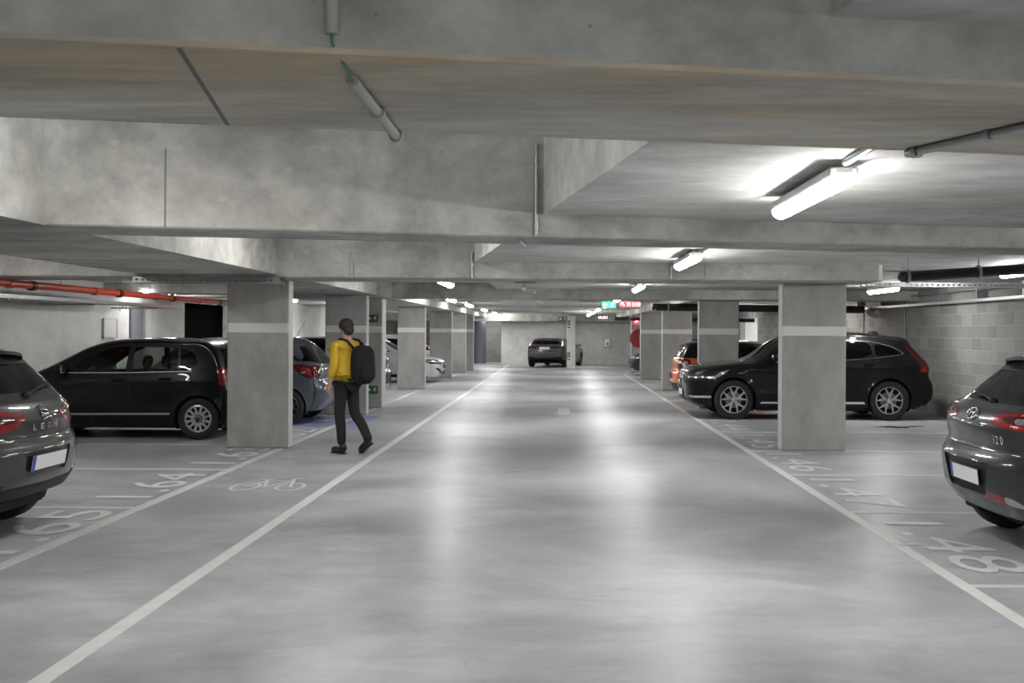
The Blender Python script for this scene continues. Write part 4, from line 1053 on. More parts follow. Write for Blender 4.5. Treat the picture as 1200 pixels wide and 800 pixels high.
def spoiler(sp, root, x0, x1, hw, z0, z1, col, under='black'):
    """roof spoiler lip: crowned wing with rounded ends"""
    mb = MB(); n = 12; vs = []; off = -sp['L'] / 2
    for k in range(n + 1):
        s = -1 + 2 * k / n; y = hw * s; dz = -.035 * s * s - .03 * abs(s) ** 6; xe = x1 - .10 * abs(s) ** 3
        vs += [(x0 + off, y, z0 + dz + .006), (xe + off, y, z1 + dz + .004), (xe + off, y, z1 + dz - .022), (x0 + off, y, z0 + dz - .05)]
    fs = []; 
    for k in range(n):
        for j in range(4): fs.append((k * 4 + j, k * 4 + (j + 1) % 4, k * 4 + 4 + (j + 1) % 4, k * 4 + 4 + j))
    fs += [(0, 1, 2, 3), (n * 4 + 3, n * 4 + 2, n * 4 + 1, n * 4)]
    mb.add(vs, fs); mb.m = [0 if i % 4 == 0 else 1 for i in range(len(fs))]
    return mb.build('spoiler', [col, M[under] if isinstance(under, str) else under], root, True, 35)
def lowered(sp, z0, k):
    f = lambda z: z if z < z0 else z0 + (z - z0) * k
    d = dict(sp); d['H'] = f(sp['H']); d['keys'] = [(a, f(b), c, f(e), *r) for a, b, c, e, *r in sp['keys']]; d['belt'] = [(a, f(b)) for a, b in sp['belt']]
    pf = lambda pl: [(a, f(b)) for a, b in pl]
    d['side'] = [(t[0], pf(t[1]), *t[2:]) for t in sp['side']]; d['end'] = [(t[0], pf(t[1]), *t[2:]) for t in sp['end']]
    d['sline'] = [(t[0], pf(t[1]), *t[2:]) for t in sp['sline']]; d['eline'] = [(t[0], pf(t[1]), *t[2:]) for t in sp['eline']]
    d['mirror'] = (sp['mirror'][0], f(sp['mirror'][1])); return d

# ------------------------------------------------------------------ the garage
def struct(o, label, cat):
    return tag(o, label, cat, kind='structure')

XL, XR, YB, YF = -8.6, 7.5, -7.0, 51.3
ZC, ZS, ZR = 2.32, 2.49, 3.10      # beam soffit, slab soffit, recess roof
mb = MB(); mb.box(XL - 5, XR + .4, YB - .3, YF + 4, -.2, 0)
floor = struct(mb.build('floor', M['floor']), 'grey polished concrete garage floor with white lane lines', 'floor')
mb = MB(); mb.box(XL - 5, XR + .4, YB - .3, YF + 4, ZR, ZR + .25)
mb.prism([(-.09 + .176 * (7.75 - YB), YB), (-1.2, 14.05), (-1.2, 14.6), (XR + .1, 14.6), (XR + .1, YB)], ZS, ZR + .02, 0)
mb.box(XL - .1, -3.6, 14.4, YF + .1, ZS, ZR + .02)
mb.box(-1.25, XR + .1, 14.5, YF + .1, ZS, ZR + .02)
mb.box(-3.65, -1.2, 30, YF + .1, ZS, ZR + .02)
mb.box(XL - 5, XL - .1, YF - 30, YF + 4, ZS, ZR + .02)
struct(mb.build('ceiling', M['slab']), 'pale grey concrete ceiling slab with deep lit recesses', 'ceiling')

def beam(poly, z0, label, mat='beam'):
    mb = MB(); mb.prism(poly, z0, ZR + .05)
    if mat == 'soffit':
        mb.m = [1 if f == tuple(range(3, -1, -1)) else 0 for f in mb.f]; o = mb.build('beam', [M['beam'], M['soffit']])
    else: o = mb.build('beam', M[mat])
    
    b = o.modifiers.new('bevel', 'BEVEL'); b.width = .012; b.segments = 1; b.limit_method = 'ANGLE'
    return struct(o, label, 'beam')
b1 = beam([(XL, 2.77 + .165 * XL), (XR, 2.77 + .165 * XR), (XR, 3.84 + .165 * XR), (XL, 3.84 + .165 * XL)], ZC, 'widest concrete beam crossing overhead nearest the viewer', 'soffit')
b2 = beam([(XL, 7.86 + .195 * XL), (XR, 7.86 + .195 * XR), (XR, 8.55 + .19 * XR), (XL, 8.55 + .19 * XL)], ZC, 'second concrete beam overhead, behind the widest one')
b3 = beam([(XL, 13.3), (4.15, 13.3), (4.23, 13.42), (4.23, 14.45), (XL, 14.45)], 2.285, 'concrete beam resting on the two nearest big pillars')
lb = MB(); lb.prism([(-5.25, YB), (-3.48, YB), (-3.60, 13.5), (-5.45, 13.5)], ZC + .002, ZR + .05)
struct(lb.build('beam', M['beam']), 'broad lengthwise concrete beam above the left parking bays', 'beam')
for i, (y0, y1, zz) in enumerate([(19.6, 20.4, 2.29), (21.4, 22.2, 2.29), (28.4, 29.2, 2.435), (35.4, 36.2, 2.435), (42.5, 43.3, 2.435), (50.3, 51.2, 2.12)]):
    xr = -3.4 if i == 0 else XR
    beam([(XL, y0), (xr, y0), (xr, y1), (XL, y1)], zz, ['concrete beam above the pillar behind the walker', 'concrete beam above the pillar with two green signs', 'concrete beam just behind the lit green and red signs',
        'concrete beam above the greenish right pillar', 'concrete beam above the pillar with the round sign', 'low concrete beam along the top of the far wall'][i])
for x0, x1, ya, l in ((-5.1, -3.42, 14.4, 'lengthwise concrete beam resting on the left pillar row'), (2.86, 4.0, 22.1, 'lengthwise concrete beam resting on the right pillar row')):
    mb = MB(); mb.box(x0, x1, ya, YF, 2.285, ZR + .04); struct(mb.build('beam', M['beam']), l, 'beam')
for xx, zz in [(-3.11, 2.91), (-2.4, 2.54), (-2.89, 2.75), (-1.95, 2.76), (-1.67, 2.45), (-1.33, 2.39), (-.91, 2.41), (-3.12, 2.49), (-.87, 2.93), (-3.42, 2.58)]:
    mb = MB(); mb.plate(ring(.026, 14), [], 0, .004, 0, Matrix.Rotation(PI / 2, 4, 'X')); j = mb.build('tie_plug', M['tie'], b2); j.location = (xx, 7.86 + .195 * xx, zz); j.rotation_euler = (0, 0, math.atan(.195))
# formwork joints
def strip_on(parent, name, pts, w, mat, axis):
    pass
mb = MB(); mb.box(-.006, .006, -.004, .0, 0, .56)
j = mb.build('formwork_joint', M['joint'], b2); j.location = (-2.78, 7.86 - .195 * 2.78 - .001, 2.32)
mb = MB(); mb.box(-.006, .006, 0, 1.0, -.004, 0)
j = mb.build('formwork_joint', M['joint'], b1); j.location = (-.97, 2.64, 2.321); j.rotation_euler = (0, 0, .19)
for xx in (-2.62, 1.9):
    mb = MB(); mb.box(-.006, .006, -.004, 0, 0, .20)
    j = mb.build('formwork_joint', M['joint'], b3); j.location = (xx, 13.3, 2.29)

# pillars: (x left, x right, y front, y back)
def pillar(x0, x1, y0, y1, label, mat='pillar', top=2.3):
    mb = MB(); mb.box(x0, x1, y0, y1, 0, top, bev=.018)
    o = struct(mb.build('pillar', M[mat]), label, 'pillar')
    e = .0025
    mb = MB()
    mb.box(x0 - e, x1 + e, y0 - e, y1 + e, 1.552, 1.716, bev=.02)
    mb.build('white_band', M['band'], o)
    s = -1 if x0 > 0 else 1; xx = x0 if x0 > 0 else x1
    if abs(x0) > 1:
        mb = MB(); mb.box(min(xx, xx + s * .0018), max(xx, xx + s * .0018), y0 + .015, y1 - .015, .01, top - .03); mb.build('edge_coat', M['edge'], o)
    return o
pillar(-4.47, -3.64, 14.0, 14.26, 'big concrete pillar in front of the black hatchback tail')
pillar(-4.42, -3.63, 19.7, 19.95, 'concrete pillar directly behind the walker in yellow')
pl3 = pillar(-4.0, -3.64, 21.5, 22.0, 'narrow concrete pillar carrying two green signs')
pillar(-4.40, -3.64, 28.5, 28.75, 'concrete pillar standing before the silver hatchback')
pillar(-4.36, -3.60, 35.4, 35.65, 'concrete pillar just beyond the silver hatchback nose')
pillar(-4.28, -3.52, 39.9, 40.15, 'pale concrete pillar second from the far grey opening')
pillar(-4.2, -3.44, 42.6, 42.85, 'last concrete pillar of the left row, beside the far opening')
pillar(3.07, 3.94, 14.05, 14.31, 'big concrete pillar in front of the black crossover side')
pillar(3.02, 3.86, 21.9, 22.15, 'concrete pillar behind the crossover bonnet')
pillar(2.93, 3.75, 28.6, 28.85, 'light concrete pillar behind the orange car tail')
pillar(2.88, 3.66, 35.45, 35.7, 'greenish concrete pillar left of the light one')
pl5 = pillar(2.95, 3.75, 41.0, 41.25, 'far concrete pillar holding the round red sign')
pc = pillar(.44, .82, 45.1, 45.45, 'slim concrete pillar in front of the far parked car', 'wall')

# walls
def wall_x(name, x0, x1, segs, mat, label, lint=()):
    mb = MB()
    for (a, b) in segs: mb.box(x0, x1, a, b, 0, ZR + .02)
    for (a, b, z) in lint: mb.box(x0, x1, a, b, z, ZR + .02)
    return struct(mb.build(name, M[mat]), label, 'wall')
wl = wall_x('wall_left', XL - .2, XL, [(YB, 20.75), (21.85, 23.85), (27.2, YF)], 'wall', 'pale concrete wall behind the left parking bays', [(20.75, 21.85, 2.12), (23.85, 27.2, 2.24)])
wr = wall_x('wall_right', XR, XR + .2, [(YB, 38.6), (42.2, YF + .2)], 'block', 'grey concrete block wall behind the right parking bays', [(38.6, 42.2, 2.2)])
mb = MB(); mb.box(XR + .2, XR + 2.4, 38.4, 38.6, 0, 2.6); mb.box(XR + .2, XR + 2.4, 42.2, 42.4, 0, 2.6); mb.box(XR + 2.4, XR + 2.6, 38.4, 42.4, 0, 2.6); mb.box(XR + .2, XR + 2.4, 38.6, 42.2, 2.45, 2.6); mb.box(XR + .2, XR + 2.4, 38.6, 42.2, -.1, .0)
struct(mb.build('wall_lobby', M['edge']), 'bright white lobby opening in the right wall beyond the crossover windscreen', 'wall')
mb = MB(); mb.box(-2.76, XR + .2, YF, YF + .2, 0, ZR)
struct(mb.build('wall_far', M['wall']), 'plain pale concrete wall at the end of the aisle', 'wall')
mb = MB(); mb.box(-2.76, -2.56, YF + .2, YF + 3.2, 0, ZR); mb.box(XL - .2, -2.56, YF + 3.2, YF + 3.4, 0, ZR); mb.box(XL - .2, XL, YF, YF + 3.2, 0, ZR)
struct(mb.build('wall_recess', M['block']), 'grey block wall seen through the opening left of the far wall', 'wall')
mb = MB(); mb.box(XL - .2, XR + .2, YB - .2, YB, 0, ZR)
struct(mb.build('wall_back', M['wall']), 'plain concrete wall behind the viewer', 'wall')
mb = MB(); mb.lathe([(.33, 0), (.33, 2.35)], 32, axis='z'); o = mb.build('round_column', M['door'], None, True); o.location = (-3.93, 52.6, 0)
struct(o, 'round blue-grey column in the opening beyond the last left pillars', 'pillar')
# side rooms
mb = MB(); x0 = XL - 1.3
mb.box(x0, XL - .2, 20.6, 20.75, 0, 2.4); mb.box(x0, XL - .2, 21.85, 22.0, 0, 2.4); mb.box(x0 - .1, x0, 20.6, 22.0, 0, 2.4); mb.box(x0, XL - .2, 20.75, 21.85, 2.2, 2.4)
struct(mb.build('wall_doorway', M['wall']), 'shallow lobby behind the doorway in the left wall', 'wall')
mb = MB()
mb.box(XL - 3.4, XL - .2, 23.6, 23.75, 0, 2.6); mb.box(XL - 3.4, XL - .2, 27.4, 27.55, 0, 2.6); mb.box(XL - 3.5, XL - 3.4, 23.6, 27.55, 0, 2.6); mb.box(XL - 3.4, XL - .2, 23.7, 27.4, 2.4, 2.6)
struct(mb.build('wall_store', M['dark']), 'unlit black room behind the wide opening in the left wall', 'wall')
d = empty('door_1', (XL - .12, 20.80, 0)); struct(d, 'blue-grey door standing in the doorway of the left wall', 'door')
mb = MB(); mb.box(-.06, .02, 0, .10, 0, 2.1); mb.box(-.06, .02, .95, 1.05, 0, 2.1); mb.box(-.06, .02, 0, 1.05, 2.05, 2.12); mb.build('door_frame', M['frame'], d)
mb = MB(); mb.box(-.05, 0, .36, .95, .01, 2.04); mb.box(-.9, -.05, .30, .36, .01, 2.04); o = mb.build('door_leaf', M['door'], d)
mb = MB(); mb.tube([(.02, .44, 1.02), (.05, .44, 1.02), (.05, .56, 1.02)], .011, 8); mb.build('door_handle', M['galv'], o)

# floor paint: thin coats that belong to the floor
def paintbox(name, x0, x1, y0, y1, mat, h=.0025):
    mb = MB(); mb.box(x0, x1, y0, y1, 0.0, h); return mb.build(name, M[mat], floor)
paintbox('lane_line', -2.385, -2.285, -2, 50.5, 'line')
paintbox('lane_line', 2.555, 2.65, -2, 40, 'line')
paintbox('lane_line', -3.79, -3.68, -2, 50.5, 'linef')
for y in (6.6, 9.22, 11.80, 14.38, 16.9, 19.45, 22.0, 24.6, 27.2, 29.8, 32.4, 35, 37.6, 40.2): paintbox('bay_line', XL, -3.79, y, y + .085, 'linef')
for y in (4.1, 6.52, 9.22, 11.66, 14.04, 16.68, 19.1, 21.6, 24.1, 26.6, 29.1, 31.6, 34.2, 36.8): paintbox('bay_line', 2.65, XR, y, y + .085, 'linef' if y != 16.68 else 'line')
paintbox('blue_bay', -8.4, -3.30, 16.99, 19.40, 'blue', .002)
def floor_text(txt, x, y, w, h, right, mat='number'):
    vs, fs = text_fit(txt, w, h)
    R_ = Matrix.Rotation(-PI / 2 if right else PI / 2, 4, 'Z')
    mb = MB(); mb.add(vs, fs, 0, Matrix.Translation((x, y, .0042)) @ R_)
    return mb.build('bay_number', M[mat], floor)
for txt, ya, yb_, m_ in (('1.65', 7.32, 9.13, 'number'), ('1.64', 9.80, 11.50, 'number'), ('1.63', 12.35, 14.1, 'number'), ('1.62', 14.95, 16.7, 'number'), ('1.61', 17.6, 19.2, 'ghost')):
    floor_text(txt, -4.12, (ya + yb_) / 2, yb_ - ya, .55, False, m_)
for txt, ya, yb_, m_ in (('1.48', 6.93, 8.78, 'number'), ('1.47', 9.50, 11.35, 'ghost'), ('1.46', 12.0, 13.75, 'number'), ('1.45', 14.4, 16.2, 'number'), ('1.44', 17.0, 18.8, 'ghost'), ('1.43', 19.4, 21.2, 'ghost')):
    floor_text(txt, 3.02, (ya + yb_) / 2, yb_ - ya, .49, True, m_)
# bicycle symbol
mb = MB()
def fl(pts, w=.035, z=.0035):
    for q in strips(pts, w):
        zz = z + .00004 * len(mb.f); mb.add([(p[0], p[1], zz) for p in q], [(3, 2, 1, 0)])
def circ(cx, cy, rx, ry, n=26): return [(cx + rx * math.cos(2 * PI * k / n), cy + ry * math.sin(2 * PI * k / n)) for k in range(n + 1)]
bx, by = -2.95, 10.32
fl(circ(bx - .22, by + .22, .13, .26)); fl(circ(bx + .24, by + .22, .13, .26))
fl([(bx - .22, by + .22), (bx - .11, by + .62), (bx + .15, by + .62), (bx - .02, by + .2), (bx - .22, by + .22)]); fl([(bx - .02, by + .2), (bx - .13, by + .72)]); fl([(bx - .19, by + .72), (bx - .07, by + .72)])
fl([(bx + .24, by + .22), (bx + .14, by + .78), (bx + .22, by + .80)])
mb.build('bicycle_symbol', M['ghost'], floor)
mb = MB(); mb.add([(.04, 20.4, .003), (.27, 20.4, .003), (.27, 21.6, .003), (.04, 21.6, .003)], [(0, 1, 2, 3)]); mb.add([(-.12, 20.4, .003), (.155, 19.9, .003), (.43, 20.4, .003)], [(0, 1, 2)]); mb.build('arrow_symbol', M['ghost'], floor)
mb = MB()
random.seed(3)
def blob(cx, cy, rx, ry, z, seed, n=34):
    rnd = random.Random(seed); ph = [rnd.uniform(0, 6.28) for _ in range(5)]
    return [(cx + rx * (1 + .35 * math.sin(3 * t + ph[0]) + .2 * math.sin(7 * t + ph[1]) + .12 * math.sin(13 * t + ph[2])) * math.cos(t), cy + ry * (1 + .3 * math.sin(4 * t + ph[3]) + .2 * math.sin(9 * t + ph[4])) * math.sin(t), z) for t in [2 * PI * k / n for k in range(n)]]
mb.add(blob(5.85, 17.75, .30, .16, .003, 2), [tuple(range(34))]); mb.add(blob(6.25, 17.95, .14, .07, .003, 5), [tuple(range(34))])
mb.build('oil_stain', M['oil'], floor)
mb = MB(); mb.add(blob(2.62, 7.83, .045, .03, .005, 9), [tuple(range(34))]); mb.add(blob(2.72, 7.86, .05, .03, .005, 11), [tuple(range(34))]); mb.build('paint_splash', M['line'], floor)
mb = MB(); mb.lathe([(0, .004), (.09, .004), (.10, .002), (.10, 0)], 24, axis='z'); o = mb.build('drain_cover', M['galv'], floor); o.location = (-.46, 11.9, 0)

# ------------------------------------------------------------------ lamps
LN = 1.46
def lamp_mesh():
    root = empty('ceiling_light')
    mb = MB(); mb.box(-.074, .074, -LN / 2, LN / 2, -.004, .045, bev=.008); mb.box(-.02, .02, -LN / 2 + .2, -LN / 2 + .26, .045, .085); mb.box(-.02, .02, LN / 2 - .26, LN / 2 - .2, .045, .085)
    mb.box(-.052, .052, -LN / 2 - .012, -LN / 2 + .02, -.03, .045, bev=.01); mb.box(-.052, .052, LN / 2 - .02, LN / 2 + .012, -.03, .045, bev=.01)
    mb.build('housing', M['lampbody'], root)
    d = MB(); n = 10
    pr = [(.060 * math.cos(t), -.004 - .056 * math.sin(t)) for t in np.linspace(0, PI, n + 1)]
    vs = [(p[0], y, p[1]) for y in (-LN / 2 - .016, LN / 2 + .016) for p in pr]
    d.add(vs, [(k, k + 1, n + 2 + k, n + 1 + k) for k in range(n)] + [tuple(range(n, -1, -1)), tuple(range(n + 1, 2 * n + 2))])
    d.build('diffuser', M['lamp'], root, True, 50)
    return root
proto = None
def lamp(x, y, z, label, group, rz=0):
    global proto
    if proto is None: proto = lamp_mesh(); o = proto
    else: o = copy_tree(proto)
    o.location = (x, y, z); o.rotation_euler = (0, 0, rz); tag(o, label, 'lamp', group)
    return o
gR = 'tube lamps of the right aisle row'; gL = 'tube lamps of the left aisle row'; gP = 'tube lamps above the right parking bays'; gQ = 'tube lamps above the left parking bays'; gH = 'tube lamps up in the deep ceiling recesses'; gB = 'tube lamps behind the viewer'
ords = ['largest lit tube lamp, just behind the widest beam on the right', 'second largest lit tube lamp, in front of the beam over the nearest pillars', 'lit tube lamp just above and right of the red sign',
        'lit tube lamp hidden between beams before the lit signs', 'lit tube lamp beside the lit green sign', 'first lit tube lamp in the short chain left of the lit green sign', 'middle lit tube lamp in the short chain left of the lit green sign', 'last lit tube lamp in the chain, above the far wall']
for y, l in zip((6.0, 11.6, 18.6, 24.9, 30.7, 36.9, 41.7, 47.6), ords): lamp(1.46, y, 2.405, l, gR)
lamp(-5.15, 17.4, 2.405, 'added tube lamp hidden behind the nearest left pillar', 'lamp added behind the nearest left pillar')  # extra unseen lamp, added to brighten the left wall
lamp(-1.83, 17.0, 2.405, 'lit tube lamp half hidden under the beam above the aisle, left of centre', gL)
for y, l in zip((26.0, 31.4, 37.9, 44.2, 49.4), ['first lit tube lamp of the left chain running to the far wall', 'second lit tube lamp of the left chain to the far wall', 'third lit tube lamp of the left chain to the far wall',
        'fourth lit tube lamp of the left chain to the far wall', 'farthest lit tube lamp of the left chain']): lamp(-2.66, y, 2.405, l, gL)
for y, l in zip((5.6, 10.9), ['tube lamp in the recess behind the widest beam', 'tube lamp in the recess behind the second beam']): lamp(-2.4, y, 3.0, l, gH)
lamp(-2.4, 24.4, 3.0, 'tube lamp in the recess behind the signed pillar', gH)
for y, l in zip((6.8, 12.9, 18.7, 26.4, 32.5, 39.5), ['tube lamp above the dark grey hatchback on the right', 'tube lamp above the black sloping pipe by the block wall', 'lit tube lamp over the black crossover roof',
        'tube lamp above the orange car', 'lit tube lamp seen between the light pillar and the one right of it', 'tube lamp over the farthest right bays']): lamp(5.9, y, 2.405, l, gP)
for y, z, l in zip((11.0, 20.3, 26.5, 33, 39.5, 46), (3.0, 2.405, 2.405, 2.405, 2.405, 2.405), ['tube lamp above the bay before the black hatchback', 'lit tube lamp behind the red pipe near the doorway', 'tube lamp near the dark wide opening',
        'tube lamp above the wall behind the blue-grey hatchback', 'tube lamp over the silver hatchback bays', 'tube lamp over the last left bays']): lamp(-7.8 if y == 20.3 else -6.9, y, 2.36 if y == 20.3 else z, l, gQ)
lamp(1.46, -.9, 2.405, 'tube lamp over the aisle just behind the viewer', gB)
lamp(1.46, -5.4, 2.405, 'added tube lamp over the aisle by the back wall', gB); lamp(-2.4, -2.6, 3.0, 'added tube lamp in the recess behind the viewer', gB); lamp(5.9, .4, 2.405, 'added tube lamp over the right bays behind the viewer', gB)  # unseen lamps added to brighten the floor and beam near the viewer
lamp(8.7, 40.3, 2.37, 'tube lamp inside the bright white lobby', 'lamp in the white lobby')
lamp(-3.6, 52.9, 2.405, 'tube lamp in the far side opening', 'lamp in the far opening')

# ------------------------------------------------------------------ pipes, trays, conduits
def pipe(name, path, r, mat, label, cat, group=None, seg=14, clips=(), clipmat='galv'):
    root = empty(name, path[0]); tag(root, label, cat, group)
    o0 = Vector(path[0]); mb = MB(); mb.tube([Vector(p) - o0 for p in path], r, seg); mb.build('tube', M[mat], root, True, 50)
    a, b = Vector(path[0]) - o0, Vector(path[-1]) - o0
    for c in clips:
        p = a + (b - a) * c; d = (b - a).normalized()
        mb = MB(); mb.tube([p - d * .014, p + d * .014], r * 1.25 + .004, seg); mb.build('pipe_clip', M[clipmat], root, True, 50)
    return root
pipe('conduit', [(-.585, 2.665, 2.365), (-.585, 2.665, 3.1)], .017, 'pvc', 'vertical grey conduit on the face of the widest beam', 'conduit', clips=(.35,), clipmat='pvc')
pipe('conduit', [(-.578, 2.90, 2.303), (-.583, 3.74, 2.303)], .017, 'pvc', 'grey conduit under the widest beam with an open end', 'conduit', clips=(.5, .97), clipmat='pvc')
pipe('cable', [(-.585, 2.668, 2.37), (-.583, 2.662, 2.34), (-.578, 2.80, 2.315), (-.578, 2.90, 2.30)], .004, 'green_wire', 'thin green cable between two conduit ends', 'cable')
pipe('conduit', [(-.16, 7.815, 2.33), (-.16, 7.815, 3.02)], .014, 'galv', 'vertical steel conduit on the second beam', 'conduit', clips=(.1, .8))
pipe('conduit', [(-.30, 8.0, 2.307), (-.27, 8.46, 2.307)], .014, 'galv', 'short steel conduit stub under the second beam', 'conduit')
pipe('conduit', [(-1.10, 13.281, 2.29), (-1.10, 13.281, 2.62)], .02, 'galv', 'steel conduit on the beam over the nearest pillars, left of centre', 'conduit')
pipe('conduit', [(-2.66, 13.289, 2.29), (-2.66, 13.289, 2.62)], .012, 'galv', 'thin vertical conduit on the beam left of the walker line', 'conduit')
pipe('conduit', [(1.46, 13.287, 2.29), (1.46, 13.287, 2.49)], .014, 'galv', 'short vertical conduit below the second largest lamp', 'conduit')
pipe('conduit', [(1.46, 3.9, 2.47), (1.46, 5.24, 2.47)], .02, 'galv', 'straight conduit feeding the largest lamp', 'conduit', clips=(.5,))
pipe('conduit', [(1.46, 12.35, 2.476), (1.46, 13.28, 2.476)], .014, 'galv', 'conduit behind the second largest lamp', 'conduit')
pipe('conduit', [(1.62, 2.95, 2.299), (1.05, 2.95, 2.299)][::-1], .002, 'galv', 'wire', 'conduit') if False else None
pipe('conduit', [(1.36, 4.02, 2.303), (1.74, 3.12, 2.303)], .017, 'galv', 'steel conduit slanting under the widest beam at the right', 'conduit', clips=(.05, .42))
for i, y in enumerate((14.9, 22.8, 29.8, 36.8)):
    pipe('conduit', [(-.42, y, 2.475), (-.42, y + 3.6, 2.475)], .015, 'galv', ['ceiling conduit run just past the nearest pillars', 'ceiling conduit run past the signed pillar', 'ceiling conduit run past the lit signs', 'ceiling conduit run near the far pillars'][i], 'conduit')
    mb = MB()
for i, (x, y) in enumerate(((-.45, 14.0), (-.45, 20.8), (-.40, 28.0))):
    root = empty('sensor_drop', (x, y, ZS if i else 2.285)); tag(root, ['small pipe drop under the beam over the nearest pillars', 'small pipe drop between the two middle beams', 'small pipe drop before the far beams'][i], 'pipe fitting')
    mb = MB(); mb.tube([(0, 0, .02), (0, 0, -.09)], .012, 8); mb.tube([(-.12, 0, -.02), (.16, 0, -.02)], .010, 8); mb.build('pipe_stub', M['galv'], root, True, 50)
    mb = MB(); mb.ell((0, 0, -.10), (.03, .03, .025)); mb.build('sensor_head', M['white'], root, True)
pipe('conduit', [(1.46, 19.7, 2.476), (1.46, 24.1, 2.476)], .014, 'galv', 'conduit joining the lamps before the lit signs', 'conduit')
pipe('conduit', [(1.46, 31.5, 2.476), (1.46, 48, 2.476)], .014, 'galv', 'conduit along the far right lamps', 'conduit')
pipe('conduit', [(-2.66, 26.8, 2.474), (-2.66, 50, 2.474)], .015, 'galv', 'conduit along the left chain of lamps', 'conduit')

# perforated cable trays
def tray(x0, x1, y, z, label, w=.20, h=.06):
    root = empty('cable_tray', ((x0 + x1) / 2, y, z)); tag(root, label, 'cable tray')
    L_ = x1 - x0; n = int(L_ / .075)
    holes = [[(-L_ / 2 + .03 + k * .075, -.013), (-L_ / 2 + .07 + k * .075, -.013), (-L_ / 2 + .07 + k * .075, .013), (-L_ / 2 + .03 + k * .075, .013)] for k in range(n - 1)]
    sd = MB(); out = [(-L_ / 2, -h / 2), (L_ / 2, -h / 2), (L_ / 2, h / 2), (-L_ / 2, h / 2)]
    for yy in (-w / 2, w / 2): sd.plate(out, holes, 0, .002, 0, Matrix.Translation((0, yy, 0)) @ Matrix.Rotation(PI / 2, 4, 'X'))
    sd.build('side_rail', M['galv'], root)
    b = MB(); ho2 = [[(p[0], p[1] + dy) for p in h_] for h_ in holes for dy in (-.06, 0, .06)]
    b.plate([(-L_ / 2, -w / 2), (L_ / 2, -w / 2), (L_ / 2, w / 2), (-L_ / 2, w / 2)], ho2, -h / 2, -h / 2 + .002); b.build('tray_floor', M['galv'], root)
    c = MB(); 
    for k, yy in enumerate((-.05, 0, .04)): c.tube([(-L_ / 2 + .05, yy, -.015), (0, yy + .01, -.012), (L_ / 2 - .05, yy, -.015)], .011, 6)
    c.build('cables', M['black'], root, True)
    return root
tray(-5.45, -3.55, 13.36, 2.243, 'perforated cable tray hanging under the beam left of the nearest left pillar', h=.075)
tray(4.35, 7.45, 14.7, 2.30, 'perforated cable tray across the right bays behind the nearest right pillar', w=.25)
# drain pipes
def drain(path, r, label, clips):
    root = pipe('drain_pipe', path, r, 'rubber', label, 'pipe', clips=clips, clipmat='galv')
    d = (Vector(path[0]) - Vector(path[1])).normalized()
    mb = MB(); mb.tube([d * .0, d * r * .9 + Vector((0, 0, .02))], [r * 1.12, r * .75], 16); mb.build('pipe_mouth', M['rubber'], root, True, 50)
    for c in clips:
        q = (Vector(path[-1]) - Vector(path[0])) * c; mb = MB(); mb.tube([q, Vector((q.x, q.y, 2.495 - path[0][2]))], .006, 6); mb.build('hanger_rod', M['galv'], root)
    return root
drain([(4.03, 12.0, 2.265), (5.45, 12.0, 2.365), (6.2, 12.0, 2.42)], .062, 'black pipe sloping under the ceiling right of the nearest right pillar', (.02, .40, .8))
drain([(2.32, 24.3, 2.20), (7.22, 24.3, 2.17)], .088, 'long black pipe passing in front of the light pillar', (.06, .35, .8))
drain([(2.2, 38.7, 2.11), (7.4, 38.7, 2.08)], .07, 'black pipe before the far wall, left of the round red sign', (.1,))
root = empty('pipe_elbow', (7.28, 24.0, 2.12)); tag(root, 'pale pipe elbow on the block wall above the crossover roof', 'pipe fitting')
mb = MB(); mb.tube([(.12, .2, .02), (.0, .1, .02), (-.04, 0, -.03), (.05, -.05, -.09), (.16, -.06, -.10)], .055, 14); mb.build('tube', M['pvc'], root, True, 50)
# rails along the right wall
root = empty('wall_trunking', (7.34, 20, 2.2)); tag(root, 'long steel trunking along the top of the block wall', 'trunking')
mb = MB(); mb.box(-.035, .035, -16, 9, -.03, .03, bev=.006); mb.build('trunking', M['galv'], root)
mb = MB(); mb.tube([(0, -16, .19), (0, 9, .19)], .014, 8); mb.build('upper_rail', M['galv'], root, True, 50)
for k in range(13):
    mb = MB(); mb.box(-.02, .16, -14.6 + k * 1.8, -14.56 + k * 1.8, .02, .25); mb.build('bracket', M['galv'], root)
pipe('conduit', [(7.48, 22.2, .9), (7.48, 22.2, 2.17)], .02, 'pvc', 'vertical white conduit on the block wall behind the crossover', 'conduit')
pipe('conduit', [(7.484, 25.2, .9), (7.484, 25.2, 2.17)], .016, 'pvc', 'vertical conduit on the block wall beside the pipe elbow', 'conduit')
# red pipe
root = empty('sprinkler_pipe', (-7.3, 5, 2.2)); tag(root, 'long red pipe hanging along the left wall', 'pipe')
mb = MB(); mb.tube([(0, 0, .015), (0, 18.3, 0)], .052, 16); mb.build('tube', M['redpipe'], root, True, 50)
for k, y in enumerate((7.0, 8.75, 9.35, 11.3, 12.2, 13.8, 14.6, 16.1, 17.3)):
    mb = MB(); mb.tube([(0, y - .05, .0), (0, y + .05, .0)], .062 if k % 2 else .068, 16); mb.build('coupling', M['dkred'] if k % 2 == 0 else M['redpipe'], root, True, 50)
for k, y in enumerate((1.5, 4.6, 8.9, 10.2, 12.3, 15.0, 17.6)):
    mb = MB(); mb.tube([(0, y, .05), (0, y, .89 if y < 8.2 else .28)], .007, 6); mb.build('hanger_rod', M['galv'], root)
root = empty('cable_tray', (-7.85, 14.4, 2.06)); tag(root, 'grey solid cable tray below the red pipe', 'cable tray')
mb = MB(); mb.box(-.15, .15, -9, 6.6, -.03, -.026); mb.box(-.15, -.146, -9, 6.6, -.03, .03); mb.box(.146, .15, -9, 6.6, -.03, .03); mb.build('tray_body', M['galv'], root)
